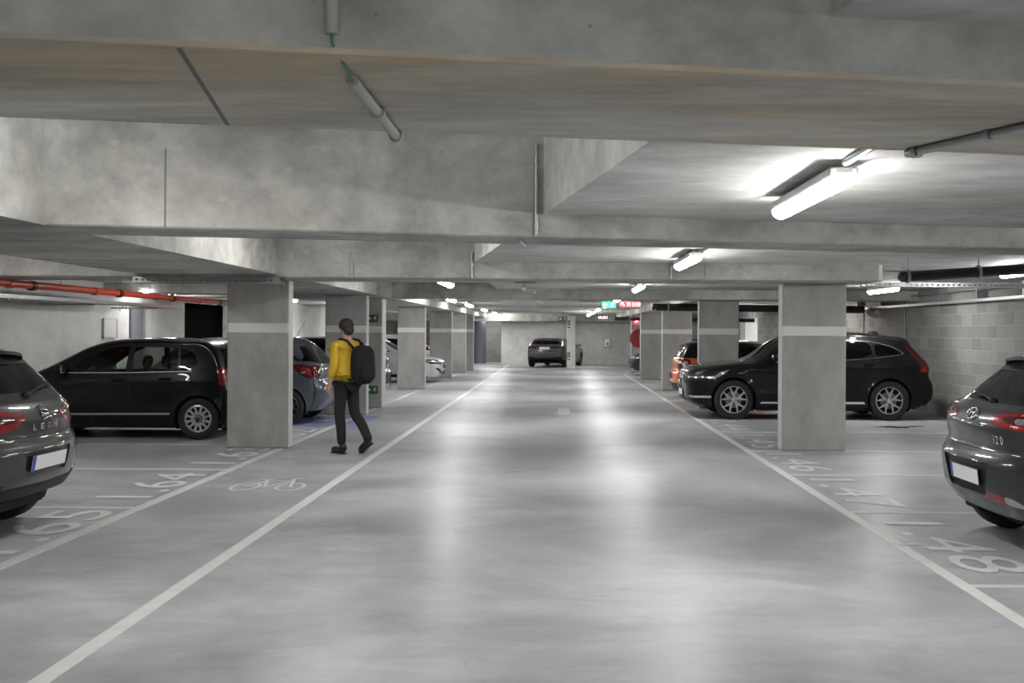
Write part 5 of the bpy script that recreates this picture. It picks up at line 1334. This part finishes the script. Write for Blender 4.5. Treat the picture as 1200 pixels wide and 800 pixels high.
for k in range(6):
    mb = MB(); mb.box(-.745, .15, -8 + k * 2.7, -7.96 + k * 2.7, -.06, -.03); mb.build('bracket', M['galv'], root)
pipe('conduit', [(-7.0, 19.9, 2.24), (-7.0, 22.9, 2.24)], .016, 'white', 'thin white pipe beside the red pipe end', 'conduit', clips=(.97,), clipmat='white')

# ------------------------------------------------------------------ signs and small things
def sign_root(name, x, y, z, label, rz=0):
    r = empty(name, (x, y, z), rz); tag(r, label, 'sign'); return r
def facing(mb, poly, y, mi=0, th=.003):
    """polygon in (x,z) standing just in front of a face looking to -y"""
    mb.plate(poly, [], 0, th, mi, Matrix.Translation((0, y, 0)) @ Matrix.Rotation(PI / 2, 4, 'X'))
def arrow_left(cx, cz, s): return [(cx - s, cz), (cx - s * .1, cz + s * .8), (cx - s * .1, cz + s * .3), (cx + s, cz + s * .3), (cx + s, cz - s * .3), (cx - s * .1, cz - s * .3), (cx - s * .1, cz - s * .8)]
def runner(mb, cx, cz, s, y, mi):
    facing(mb, [(cx + s * .25 + .16 * s * math.cos(t), cz + s * .72 + .16 * s * math.sin(t)) for t in np.linspace(0, 2 * PI, 12)[:-1]], y, mi)
    facing(mb, [(cx - .1 * s, cz + .5 * s), (cx + .22 * s, cz + .5 * s), (cx + .15 * s, cz), (cx - .2 * s, cz)], y, mi)
    for pl in ([(cx - .1 * s, cz), (cx - .35 * s, cz - .35 * s), (cx - .65 * s, cz - .45 * s)], [(cx + .05 * s, cz), (cx + .3 * s, cz - .35 * s), (cx + .25 * s, cz - .8 * s)],
               [(cx - .05 * s, cz + .42 * s), (cx - .4 * s, cz + .25 * s), (cx - .55 * s, cz + .45 * s)], [(cx + .18 * s, cz + .42 * s), (cx + .45 * s, cz + .15 * s)]):
        for q in strips(pl, .13 * s): facing(mb, q, y, mi, .0025)
r = sign_root('exit_sign', 1.34, 26.6, 2.315, 'lit green exit sign hanging under the ceiling left of the red sign')
mb = MB(); mb.box(-.18, .18, 0, .04, -.078, .078, bev=.006); mb.tube([(0, .02, .07), (0, .02, .172)], .008, 8); mb.build('sign_box', M['greenl'], r)
mb = MB(); facing(mb, arrow_left(-.10, 0, .06), -.001); runner(mb, .085, 0, .065, -.001, 0); mb.build('sign_mark', M['whitel'], r)
r = sign_root('direction_sign', 1.88, 26.6, 2.325, 'lit red sign with white arrow hanging right of the green sign')
mb = MB(); mb.box(-.27, .27, 0, .04, -.072, .072, bev=.006); mb.tube([(-.11, .02, .07), (-.11, .02, .163)], .014, 8); mb.build('sign_box', M['redl'], r)
mb = MB(); facing(mb, [(-.24, .055), (-.15, .055), (-.175, .03), (-.13, -.035), (-.155, -.05), (-.2, .01), (-.24, -.02)], -.001)
for x in (-.07, -.02): facing(mb, [(x, -.045), (x + .02, -.045), (x + .02, .05), (x, .05)], -.001)
facing(mb, [(-.07, .03), (0.0, .03), (0.0, .05), (-.07, .05)], -.001)
for x in (.06, .125, .185, .235): facing(mb, [(x, -.05), (x + .022, -.05), (x + .022, .05), (x, .05)], -.001)
mb.build('sign_mark', M['whitel'], r)
r = sign_root('direction_sign', 1.98, 44.3, 2.25, 'small dark red sign hanging above the white wall box')
mb = MB(); mb.box(-.25, .25, 0, .04, -.09, .09, bev=.006); mb.tube([(0, .02, .08), (0, .02, .24)], .01, 8); mb.build('sign_box', M['redd'], r)
mb = MB()
for x in (-.2, -.12, -.02, .06, .16): facing(mb, [(x, -.05), (x + .03, -.05), (x + .03, .05), (x, .05)], -.001)
facing(mb, [(-.2, -.05), (.19, -.05), (.19, -.035), (-.2, -.035)], -.001)
mb.build('sign_mark', M['whitel'], r)
r = sign_root('warning_sign', 3.16, 40.9, 2.06, 'small lit red sign above the round red sign')
mb = MB(); mb.box(-.13, .13, 0, .06, -.11, .11, bev=.01); mb.build('sign_box', M['redl'], r)
mb = MB(); facing(mb, [(-.06, -.05), (.06, -.02), (.06, .04), (-.02, .06)], -.001); mb.build('sign_mark', M['whitel'], r)
r = sign_root('round_sign', 3.27, 40.93, 1.37, 'large round red sign with blue centre on a far pillar')
mb = MB(); mb.plate(ring(.37, 40), [], 0, .02, 0, Matrix.Translation((0, .02, 0)) @ Matrix.Rotation(PI / 2, 4, 'X')); mb.build('sign_disc', M['redd'], r)
mb = MB(); facing(mb, [(-.02, .02), (.22, .02), (.20, .15), (.0, .15)], -.001); mb.build('sign_mark', M['blues'], r)
r = sign_root('exit_sign', .25, 44.6, 2.17, 'small dark green exit sign hanging left of the slim pillar')
mb = MB(); mb.box(-.19, .19, 0, .04, -.085, .085, bev=.006); mb.tube([(0, .02, .08), (0, .02, .32)], .01, 8); mb.build('sign_box', M['greend'], r)
mb = MB(); facing(mb, arrow_left(-.09, 0, .07), -.001); runner(mb, .09, 0, .075, -.001, 0); mb.build('sign_mark', M['white'], r)
for z, l in ((1.86, 'upper dark green exit sign on the narrow pillar'), (.38, 'lower dark green exit sign on the narrow pillar')):
    r = sign_root('exit_sign', -3.83, 21.475, z, l)
    mb = MB(); mb.box(-.115, .115, 0, .02, -.08, .08, bev=.003); mb.build('sign_plate', M['greend'], r)
    mb = MB(); facing(mb, arrow_left(-.065, 0, .035), -.001); runner(mb, .05, .0, .055, -.001, 0); mb.build('sign_mark', M['white'], r)
for z, l in ((1.95, 'upper green sign on the slim pillar by the far car'), (.56, 'lower green sign on the slim pillar by the far car')):
    r = sign_root('exit_sign', .52, 45.075, z, l)
    mb = MB(); mb.box(-.06, .06, 0, .02, -.17, .17, bev=.003); mb.build('sign_plate', M['greend'], r)
    mb = MB(); facing(mb, [(-.03, -.12), (.03, -.12), (.03, -.05), (-.03, -.05)], -.001); facing(mb, [(0, 0), (.035, .05), (-.035, .05)], -.001); runner(mb, 0, .11, .04, -.001, 0); mb.build('sign_mark', M['white'], r)
r = empty('wall_box', (2.5, 51.25, 1.08)); tag(r, 'white box on a grey backing on the far wall', 'wall box')
mb = MB(); mb.box(-.20, .20, 0, .05, -.26, .24, bev=.006); mb.build('back_panel', M['frame'], r)
mb = MB(); mb.box(-.13, .13, -.10, 0, -.17, .2, bev=.02); mb.build('cover', M['white'], r); mb = MB(); mb.box(-.03, .05, -.105, -.1, -.09, .0, bev=.002); mb.build('indicator', M['black'], r)
r = empty('notice_frame', (XL + .03, 19.82, 1.62)); tag(r, 'thin framed notice on the wall above the black hatchback', 'notice')
mb = MB()
for a in ((-.30, .30, -.19, -.17), (-.30, .30, .17, .19)): mb.box(-.02, .012, a[0], a[1], a[2], a[3])
for a in ((-.30, -.28), (.28, .30)): mb.box(-.02, .012, a[0], a[1], -.19, .19)
mb.build('frame', M['frame'], r); mb = MB(); mb.box(-.02, .002, -.28, .28, -.17, .17); mb.build('paper', M['paper'], r)
r.scale = (1, 1, 1.0)
r = sign_root('exit_sign', XL + .02, 20.45, 2.06, 'small pale green sign beside the doorway top')
mb = MB(); mb.box(-.01, .012, -.16, .16, -.09, .09, bev=.003); mb.build('sign_plate', M['white'], r)
mb = MB(); mb.box(.012, .015, -.13, -.02, -.06, .06); mb.box(.012, .015, .03, .12, -.06, .06); mb.build('sign_mark', M['green'], r)
r = empty('wall_switch', (XL - 3.38, 25.9, 1.75)); tag(r, 'small pale box inside the unlit room', 'switch')
mb = MB(); mb.box(0, .03, -.09, .09, -.12, .12, bev=.006); mb.build('switch_box', M['white'], r); mb = MB(); mb.box(.03, .04, -.03, .03, -.05, .05, bev=.003); mb.build('rocker', M['paper'], r)

# ------------------------------------------------------------------ cars in their bays
def place(sp, label, front_x, near_y, rz, col, group=None, detail=True):
    """rz 0: nose towards -x (front at front_x); rz PI: nose towards +x, rear bumper at front_x. near_y = side nearest the viewer"""
    loc = (front_x + sp['L'] / 2, near_y + sp['W'], 0)
    return make_car(sp, label, 'car', group, loc, rz, PAINT[col], detail)

# left edge: grey hatchback, tail to the aisle
r, B, m = place(LEON, 'grey hatchback cut by the left edge, tail lamp and blank plate towards the aisle', -3.89 - 4.28, 7.02, 0, 'grey')
spoiler(LEON, r, 3.56, 3.86, .60, 1.43, 1.425, PAINT['grey'], 'gloss')
Mx = end_frame(B, LEON, 0, .595, True, -.012); pl = plate_obj(r, 0, 0, 0); pl.matrix_local = Mx @ Matrix(((0, 1, 0, 0), (0, 0, 1, 0), (1, 0, 0, 0), (0, 0, 0, 1)))
for k, ch in enumerate('LEON'): add_text(B, LEON, r, ch, -.155 + .105 * k, .862, .05, .042, lift=.006)
mb = MB(); Mx = end_frame(B, LEON, 0, .965, True, .008)
for z in (0, -.03): stroke(mb, [(.055, .062 + z), (-.045, .05 + z), (-.05, .022 + z), (.05, .008 + z), (.048, -.018 + z), (-.055, -.03 + z)], .007, Mx)
mb.build('emblem', M['chrome'], r, True)
p, n = on_end(B, .0, 1.09); mb = MB(); mb.tube([(p[0] - 2.14 + .012, -.05, p[2] + .01), (p[0] - 2.14 - .03, .25, p[2] + .06), (p[0] - 2.14 - .06, .42, p[2] + .075)], .009, 8); mb.ell((p[0] - 2.14 + .01, -.05, p[2] + .01), (.03, .04, .025)); mb.build('rear_wiper', M['black'], r, True, 50)

r, B, m = place(I20, 'dark grey hatchback cut by the right edge, oval emblem and blank plate towards the aisle', 3.10, 7.0, PI, 'slate')
spoiler(I20, r, 3.30, 3.56, .58, 1.445, 1.43, PAINT['slate'], PAINT['slate'])
Mx = end_frame(B, I20, 0, .545, True, -.014); pl = plate_obj(r, 0, 0, 0); pl.matrix_local = Mx @ Matrix(((0, 1, 0, 0), (0, 0, 1, 0), (1, 0, 0, 0), (0, 0, 0, 1)))
for ch, yy, ww in (('i', .405, .012), ('2', .445, .040), ('0', .498, .042)): add_text(B, I20, r, ch, yy, .845, ww, .060, lift=.004)
mb = MB(); Mx = end_frame(B, I20, 0, 1.0, True, .008)
mb.tube([Mx @ Vector((.085 * math.cos(t), .045 * math.sin(t), 0)) for t in np.linspace(0, 2 * PI, 29)], .007, 8, cap=False)
stroke(mb, [(-.045, -.030), (-.025, .033)], .008, Mx); stroke(mb, [(.025, -.033), (.045, .030)], .008, Mx); stroke(mb, [(-.035, -.006), (.0, .004), (.035, .006)], .007, Mx)
mb.build('emblem', M['chrome'], r, True)
p, n = on_end(B, .0, 1.10); mb = MB(); mb.tube([(p[0] - 2.02 + .012, .02, p[2] + .0), (p[0] - 2.02 - .01, -.20, p[2] + .03), (p[0] - 2.02 - .03, -.40, p[2] + .045)], .009, 8); mb.ell((p[0] - 2.02 + .01, .02, p[2]), (.03, .04, .025)); mb.build('rear_wiper', M['black'], r, True, 50)

r, B, m = place(UP, 'small black hatchback with slotted rear wheel, seen side-on on the left', -8.22, 15.0, 0, 'black')
for sg, w in ((-1, 1),):   # wheel hub emblem on the wheel towards the viewer
    yo = float(B.Y(3.0, UP['R'] + UP['Ra'])) - .03
    Mh = Matrix.Translation((3.0 - UP['L'] / 2, -yo + .004, UP['R'])) @ Matrix.Rotation(PI / 2, 4, 'X')
    mb = MB(); mb.tube([Mh @ Vector((.048 * math.cos(t), .048 * math.sin(t), 0)) for t in np.linspace(0, 2 * PI, 25)], .005, 6, cap=False)
    stroke(mb, [(-.022, .040), (0, .004), (.022, .040)], .005, Mh); stroke(mb, [(-.040, .020), (-.02, -.040), (0, -.004), (.02, -.040), (.040, .020)], .005, Mh)
    mb.plate(ring(.060, 28), [], -.012, -.004, 1, Mh)
    mb.build('wheel_emblem', [M['chrome'], M['black']], r, True, 40)
plate_obj(r, 3.535 - UP['L'] / 2, 0, .55)

r, B, m = place(VOLVO, 'black crossover with chrome window line, seen side-on behind the nearest right pillar', 2.40, 19.05, 0, 'dark')
mb = MB()
for k in range(13):
    yy = -.30 + .05 * k; za, zb = .55, .82
    pa, _ = on_end(B, yy, za, False); pb, _ = on_end(B, yy, zb, False)
    mb.tube([(pa[0] - VOLVO['L'] / 2 + .006, yy, za), (pb[0] - VOLVO['L'] / 2 + .006, yy, zb)], .006, 6)
mb.build('grille_bars', M['galv'], r, True)
mb = MB(); Mx = end_frame(B, VOLVO, 0, .69, False, .01); mb.tube([Mx @ Vector((.055 * math.cos(t), .055 * math.sin(t), 0)) for t in np.linspace(0, 2 * PI, 25)], .01, 8, cap=False)
stroke(mb, [(-.30, -.13), (-.05, -.02)], .010, Mx); stroke(mb, [(.05, .02), (.30, .13)], .010, Mx); stroke(mb, [(.04, .04), (.085, .085)], .010, Mx); mb.build('emblem', M['chrome'], r, True)
pf, _ = on_end(B, 0, .46, False); plate_obj(r, pf[0] - VOLVO['L'] / 2 - .012, 0, .475, PI)
for sg in (1, -1):
    mb = MB(); L2 = VOLVO['L'] / 2
    mb.tube([(2.1 - L2, sg * .66, 1.555), (2.25 - L2, sg * .655, 1.60), (3.0 - L2, sg * .645, 1.61), (3.75 - L2, sg * .64, 1.555), (3.9 - L2, sg * .64, 1.51)], .013, 8); mb.build('roof_rail', M['black'], r, True, 50)
mb = MB(); mb.ell((3.72 - VOLVO['L'] / 2, 0, 1.60), (.11, .025, .06)); mb.build('antenna', M['black'], r, True)

r, B, m = place(CORSA, 'blue-grey hatchback half hidden by the nearest left pillar, parked over blue paint', -3.90 - 4.02, 17.42, 0, 'steelblue')
plate_obj(r, 3.985 - CORSA['L'] / 2, 0, .58)
for k in range(0):
    pass
r, B, m = place(MINI, 'orange car with black roof between the right pillars', 2.82, 24.55, PI, 'orange')
plate_obj(r, 3.79 - MINI['L'] / 2, 0, .55)
r, B, m = place(ACL, 'silver hatchback with its nose between two left pillars', -3.60 - 4.42, 31.9, PI, 'silver')
r.location.x = -3.55 - ACL['L'] / 2
Mx = end_frame(B, ACL, 0, .55, False, .012); mb = MB(); mb.tube([Mx @ Vector((.085 * math.cos(t), .085 * math.sin(t), 0)) for t in np.linspace(0, 2 * PI, 25)], .009, 8, cap=False)
for a in (90, 210, 330): stroke(mb, [(0, 0), pol(.085, a)], .008, Mx)
mb.build('emblem', M['chrome'], r, True); mb = MB(); 
for sg in (1, -1): stroke(mb, [(sg * .11, 0), (sg * .34, .03)], .009, Mx)
mb.build('grille_bars', M['chrome'], r, True)

def variant(base, **kw):
    d = dict(base); d.update(kw); return d
SEDAN = variant(LEON, L=4.35, W=.91, H=1.40)
LOWC = lowered(LEON, .80, .78); LOWC['tumble'] = .62
LOWC['end'] = [(t[0], t[1], 'redlens2' if t[2] == 'redlens' else t[2], *t[3:]) for t in LOWC['end']]
r, B, m = make_car(LOWC, 'dark grey coupe parked askew before the far wall', 'car', None, (0, 0, 0), 0, PAINT['fargrey'])
r.rotation_euler = (0, 0, -PI / 2 - math.radians(15)); r.location = (-.02 + .0, 48.55, 0)
Mx = end_frame(B, LOWC, 0, .87, True, .012); pl = plate_obj(r, 0, 0, 0); pl.matrix_local = Mx @ Matrix(((0, 1, 0, 0), (0, 0, 1, 0), (1, 0, 0, 0), (0, 0, 0, 1)))
r, B, m = place(variant(ACL), 'dark grey car nose beside the round-signed pillar', 2.72, 38.0, 0, 'slate')
r, B, m = place(variant(I20, keys=I20['keys']), 'dark hatchback roof behind the blue-grey one', -3.75 - 4.035, 22.3, 0, 'black')
r, B, m = place(variant(ACL), 'dark car whose nose shows left of the silver hatchback', -5.15 - 4.42, 28.9, PI, 'slate')
r.location.x = -5.2 - ACL['L'] / 2
r, B, m = place(variant(I20), 'white hatchback with red tail lamp behind the silver car', -4.35 - 4.035, 36.6, 0, 'white')

# ------------------------------------------------------------------ person
def skin_mesh(name, joints, edges, mat, parent, sub=2, root=0):
    """joints: list of (x,y,z,rx,ry)"""
    me = bpy.data.meshes.new(name); me.from_pydata([j[:3] for j in joints], edges, [])
    o = bpy.data.objects.new(name, me); COL.objects.link(o)
    sk = o.modifiers.new('skin', 'SKIN'); sk.use_smooth_shade = True; sk.branch_smoothing = .6
    for i, v in enumerate(me.skin_vertices[0].data):
        v.radius = (joints[i][3], joints[i][4] if len(joints[i]) > 4 else joints[i][3]); v.use_root = (i == root)
    ss = o.modifiers.new('sub', 'SUBSURF'); ss.levels = sub; ss.render_levels = sub
    dg = bpy.context.evaluated_depsgraph_get(); m2 = bpy.data.meshes.new_from_object(o.evaluated_get(dg))
    bpy.data.objects.remove(o)
    m2.materials.clear(); m2.materials.append(mat)
    m2.polygons.foreach_set('use_smooth', [True] * len(m2.polygons))
    n = bpy.data.objects.new(name, m2); COL.objects.link(n); n.parent = parent
    return n
P = empty('person', (-2.74, 13.5, 0), math.radians(50))
tag(P, 'person in yellow jacket and dark trousers walking past the left pillars', 'person')
# forward = +y, right = +x ; left leg planted, right leg trailing
J = []; E_ = []
def jn(x, y, z, r, r2=None, link=None):
    J.append((x, y, z, r, r2 or r)); 
    if link is not None: E_.append((link, len(J) - 1))
    return len(J) - 1
pel = jn(0, 0, .96, .135, .10); sp1 = jn(0, .01, 1.12, .125, .095, pel); ch = jn(0, .02, 1.32, .15, .105, sp1); up = jn(0, .015, 1.43, .12, .085, ch); nk = jn(0, .02, 1.51, .055, .055, up)
h0 = jn(0, .035, 1.575, .062, .068, nk); h1 = jn(0, .045, 1.645, .078, .092, h0); h2 = jn(0, .04, 1.71, .062, .078, h1)
nose = jn(0, .145, 1.635, .011, .011, h1)
for s in (-1, 1): jn(s * .088, .03, 1.635, .012, .018, h1)
def arm(s, el, wr):
    a = jn(s * .17, .01, 1.42, .06, .06, up); b = jn(*el, .043, .043, a); c = jn(*wr, .029, .026, b)
    d = (Vector(wr) - Vector(el)).normalized()
    p = Vector(wr) + d * .06; pm = jn(*p, .032, .018, c)
    side = Vector((0, 1, 0)) - d * d.y; side.normalize(); inn = Vector((-s, 0, 0)); inn = (inn - d * inn.dot(d)).normalized()
    for k, (o_, ln) in enumerate(((.028, .070), (.010, .080), (-.009, .074), (-.027, .058))):
        q0 = p + side * o_ + d * .035; q1 = q0 + d * ln * .5 + inn * .008; q2 = q1 + d * ln * .35 + inn * .022
        i0 = jn(*q0, .0095, .0095, pm); i1 = jn(*q1, .0085, .0085, i0); jn(*q2, .0075, .0075, i1)
    t0 = Vector(wr) + d * .035 + side * .036; t1 = t0 + d * .035 + side * .018 + inn * .01; i0 = jn(*t0, .011, .011, pm); jn(*t1, .0085, .0085, i0)
    return a
arm(-1, (-.245, -.06, 1.16), (-.25, .03, .94)); arm(1, (.25, .02, 1.17), (.24, .15, .97))
def leg(s, kn, an, toe):
    a = jn(s * .085, 0, .90, .085, .085, pel); b = jn(*kn, .055, .055, a); m = jn((kn[0] + an[0]) / 2, (kn[1] + an[1]) / 2 - .015, (kn[2] + an[2]) / 2 + .04, .05, .05, b); c = jn(*an, .032, .034, m); jn(*toe, .022, .018, c)
leg(-1, (-.085, .05, .50), (-.08, .0, .10), (-.085, .13, .045)); leg(1, (.09, -.04, .50), (.095, -.32, .20), (.10, -.25, .06))
body = skin_mesh('body', J, E_, M['skin'], P, 2, pel)
# jacket
j = [(0, 0, .88, .195, .145), (0, .005, 1.05, .20, .155), (0, .015, 1.2, .205, .155), (0, .02, 1.34, .215, .155), (0, .012, 1.44, .15, .11), (0, .012, 1.50, .085, .08),
     (-.185, .01, 1.415, .078, .078), (-.25, -.06, 1.16, .062, .062), (-.252, .015, .985, .048, .048), (.185, .01, 1.415, .078, .078), (.255, .02, 1.17, .062, .062), (.245, .13, 1.0, .048, .048)]
skin_mesh('jacket', j, [(0, 1), (1, 2), (2, 3), (3, 4), (4, 5), (4, 6), (6, 7), (7, 8), (4, 9), (9, 10), (10, 11)], M['jacket'], P, 2, 2)
j = [(0, 0, .96, .150, .118), (-.085, 0, .88, .098, .098), (-.087, .045, .52, .074, .074), (-.083, .01, .34, .066, .07), (-.08, -.0, .10, .056, .062),
     (.085, 0, .88, .098, .098), (.09, -.045, .52, .074, .074), (.0925, -.195, .385, .066, .07), (.095, -.315, .215, .056, .062), (.096, -.33, .17, .056, .058)]
skin_mesh('trousers', j, [(0, 1), (1, 2), (2, 3), (3, 4), (0, 5), (5, 6), (6, 7), (7, 8), (8, 9)], M['trouser'], P, 2, 0)
def shoe(ax, ay, az, pitch):
    mb = MB(); Ms = Matrix.Translation((ax, ay, az)) @ Matrix.Rotation(pitch, 4, 'X')
    mb.ell((0, .06, .0), (.047, .135, .045), 0, 18, 12, Ms, .8); mb.ell((0, -.03, .035), (.042, .06, .06), 0, 16, 10, Ms, .9)
    mb.box(-.045, .045, -.07, .185, -.048, -.030, 0, Ms, .008)
    mb.build('shoe', M['shoe'], P, True, 60)
shoe(-.082, .0, .048, 0); shoe(.098, -.30, .145, -.62)
mb = MB(); mb.ell((0, .018, 1.672), (.094, .112, .095), 0, 20, 14); mb.ell((0, -.035, 1.61), (.075, .06, .07), 0, 16, 10); mb.build('hair', M['hair'], P, True)
# backpack, worn on the back, held off the right shoulder as in the picture
bp = empty('backpack', (0, 0, 0), math.radians(50)); tag(bp, 'black backpack on the back of the person in yellow', 'backpack')
bp.location = P.matrix_basis @ Vector((.06, -.245, 1.16)); bp.rotation_euler = (0, 0, math.radians(50))
mb = MB(); mb.ell((0, 0, 0), (.155, .115, .255), 0, 24, 16, e=.62); mb.build('bag', M['pack'], bp, True)
mb = MB(); mb.ell((0, -.09, -.08), (.115, .06, .13), 0, 20, 12, e=.62); mb.build('front_pocket', M['pack'], bp, True)
for s in (-1, 1):
    mb = MB(); mb.tube([(s * .08, .06, .2), (s * .10 - .03, .16, .315), (s * .11 - .045, .27, .335), (s * .12 - .04, .385, .22), (s * .13 - .03, .395, .05), (s * .15 - .03, .32, -.12), (s * .12, .08, -.2)], .016, 8); mb.build('strap', M['pack'], bp, True)
mb = MB(); mb.tube([(-.03, .02, .24), (-.02, .03, .29), (.02, .03, .29), (.03, .02, .24)], .008, 6); mb.build('grab_loop', M['pack'], bp, True)

# ------------------------------------------------------------------ camera and world
cd = bpy.data.cameras.new('camera'); cam = bpy.data.objects.new('camera', cd); COL.objects.link(cam)
cd.sensor_width = 36; cd.lens = 36.3; cd.shift_x = -.04375; cd.shift_y = -.00917; cd.clip_end = 200; cd.clip_start = .05
cam.matrix_world = Matrix.Translation((0, 0, 1.6)) @ Matrix.Rotation(PI / 2, 4, 'X') @ Matrix.Rotation(.006, 4, 'Z')
SC.camera = cam
w = bpy.data.worlds.new('world'); SC.world = w; w.use_nodes = True
w.node_tree.nodes['Background'].inputs[0].default_value = (.02, .02, .02, 1)
vs = SC.view_settings; vs.view_transform = 'Standard'; vs.look = 'None'; vs.gamma = 1; vs.exposure = 1.1; vs.use_curve_mapping = False
cy = SC.cycles
cy.max_bounces = 14; cy.diffuse_bounces = 8; cy.glossy_bounces = 5; cy.transparent_max_bounces = 16; cy.transmission_bounces = 6
cy.use_denoising = True; cy.sample_clamp_indirect = 8; cy.caustics_reflective = False; cy.caustics_refractive = False
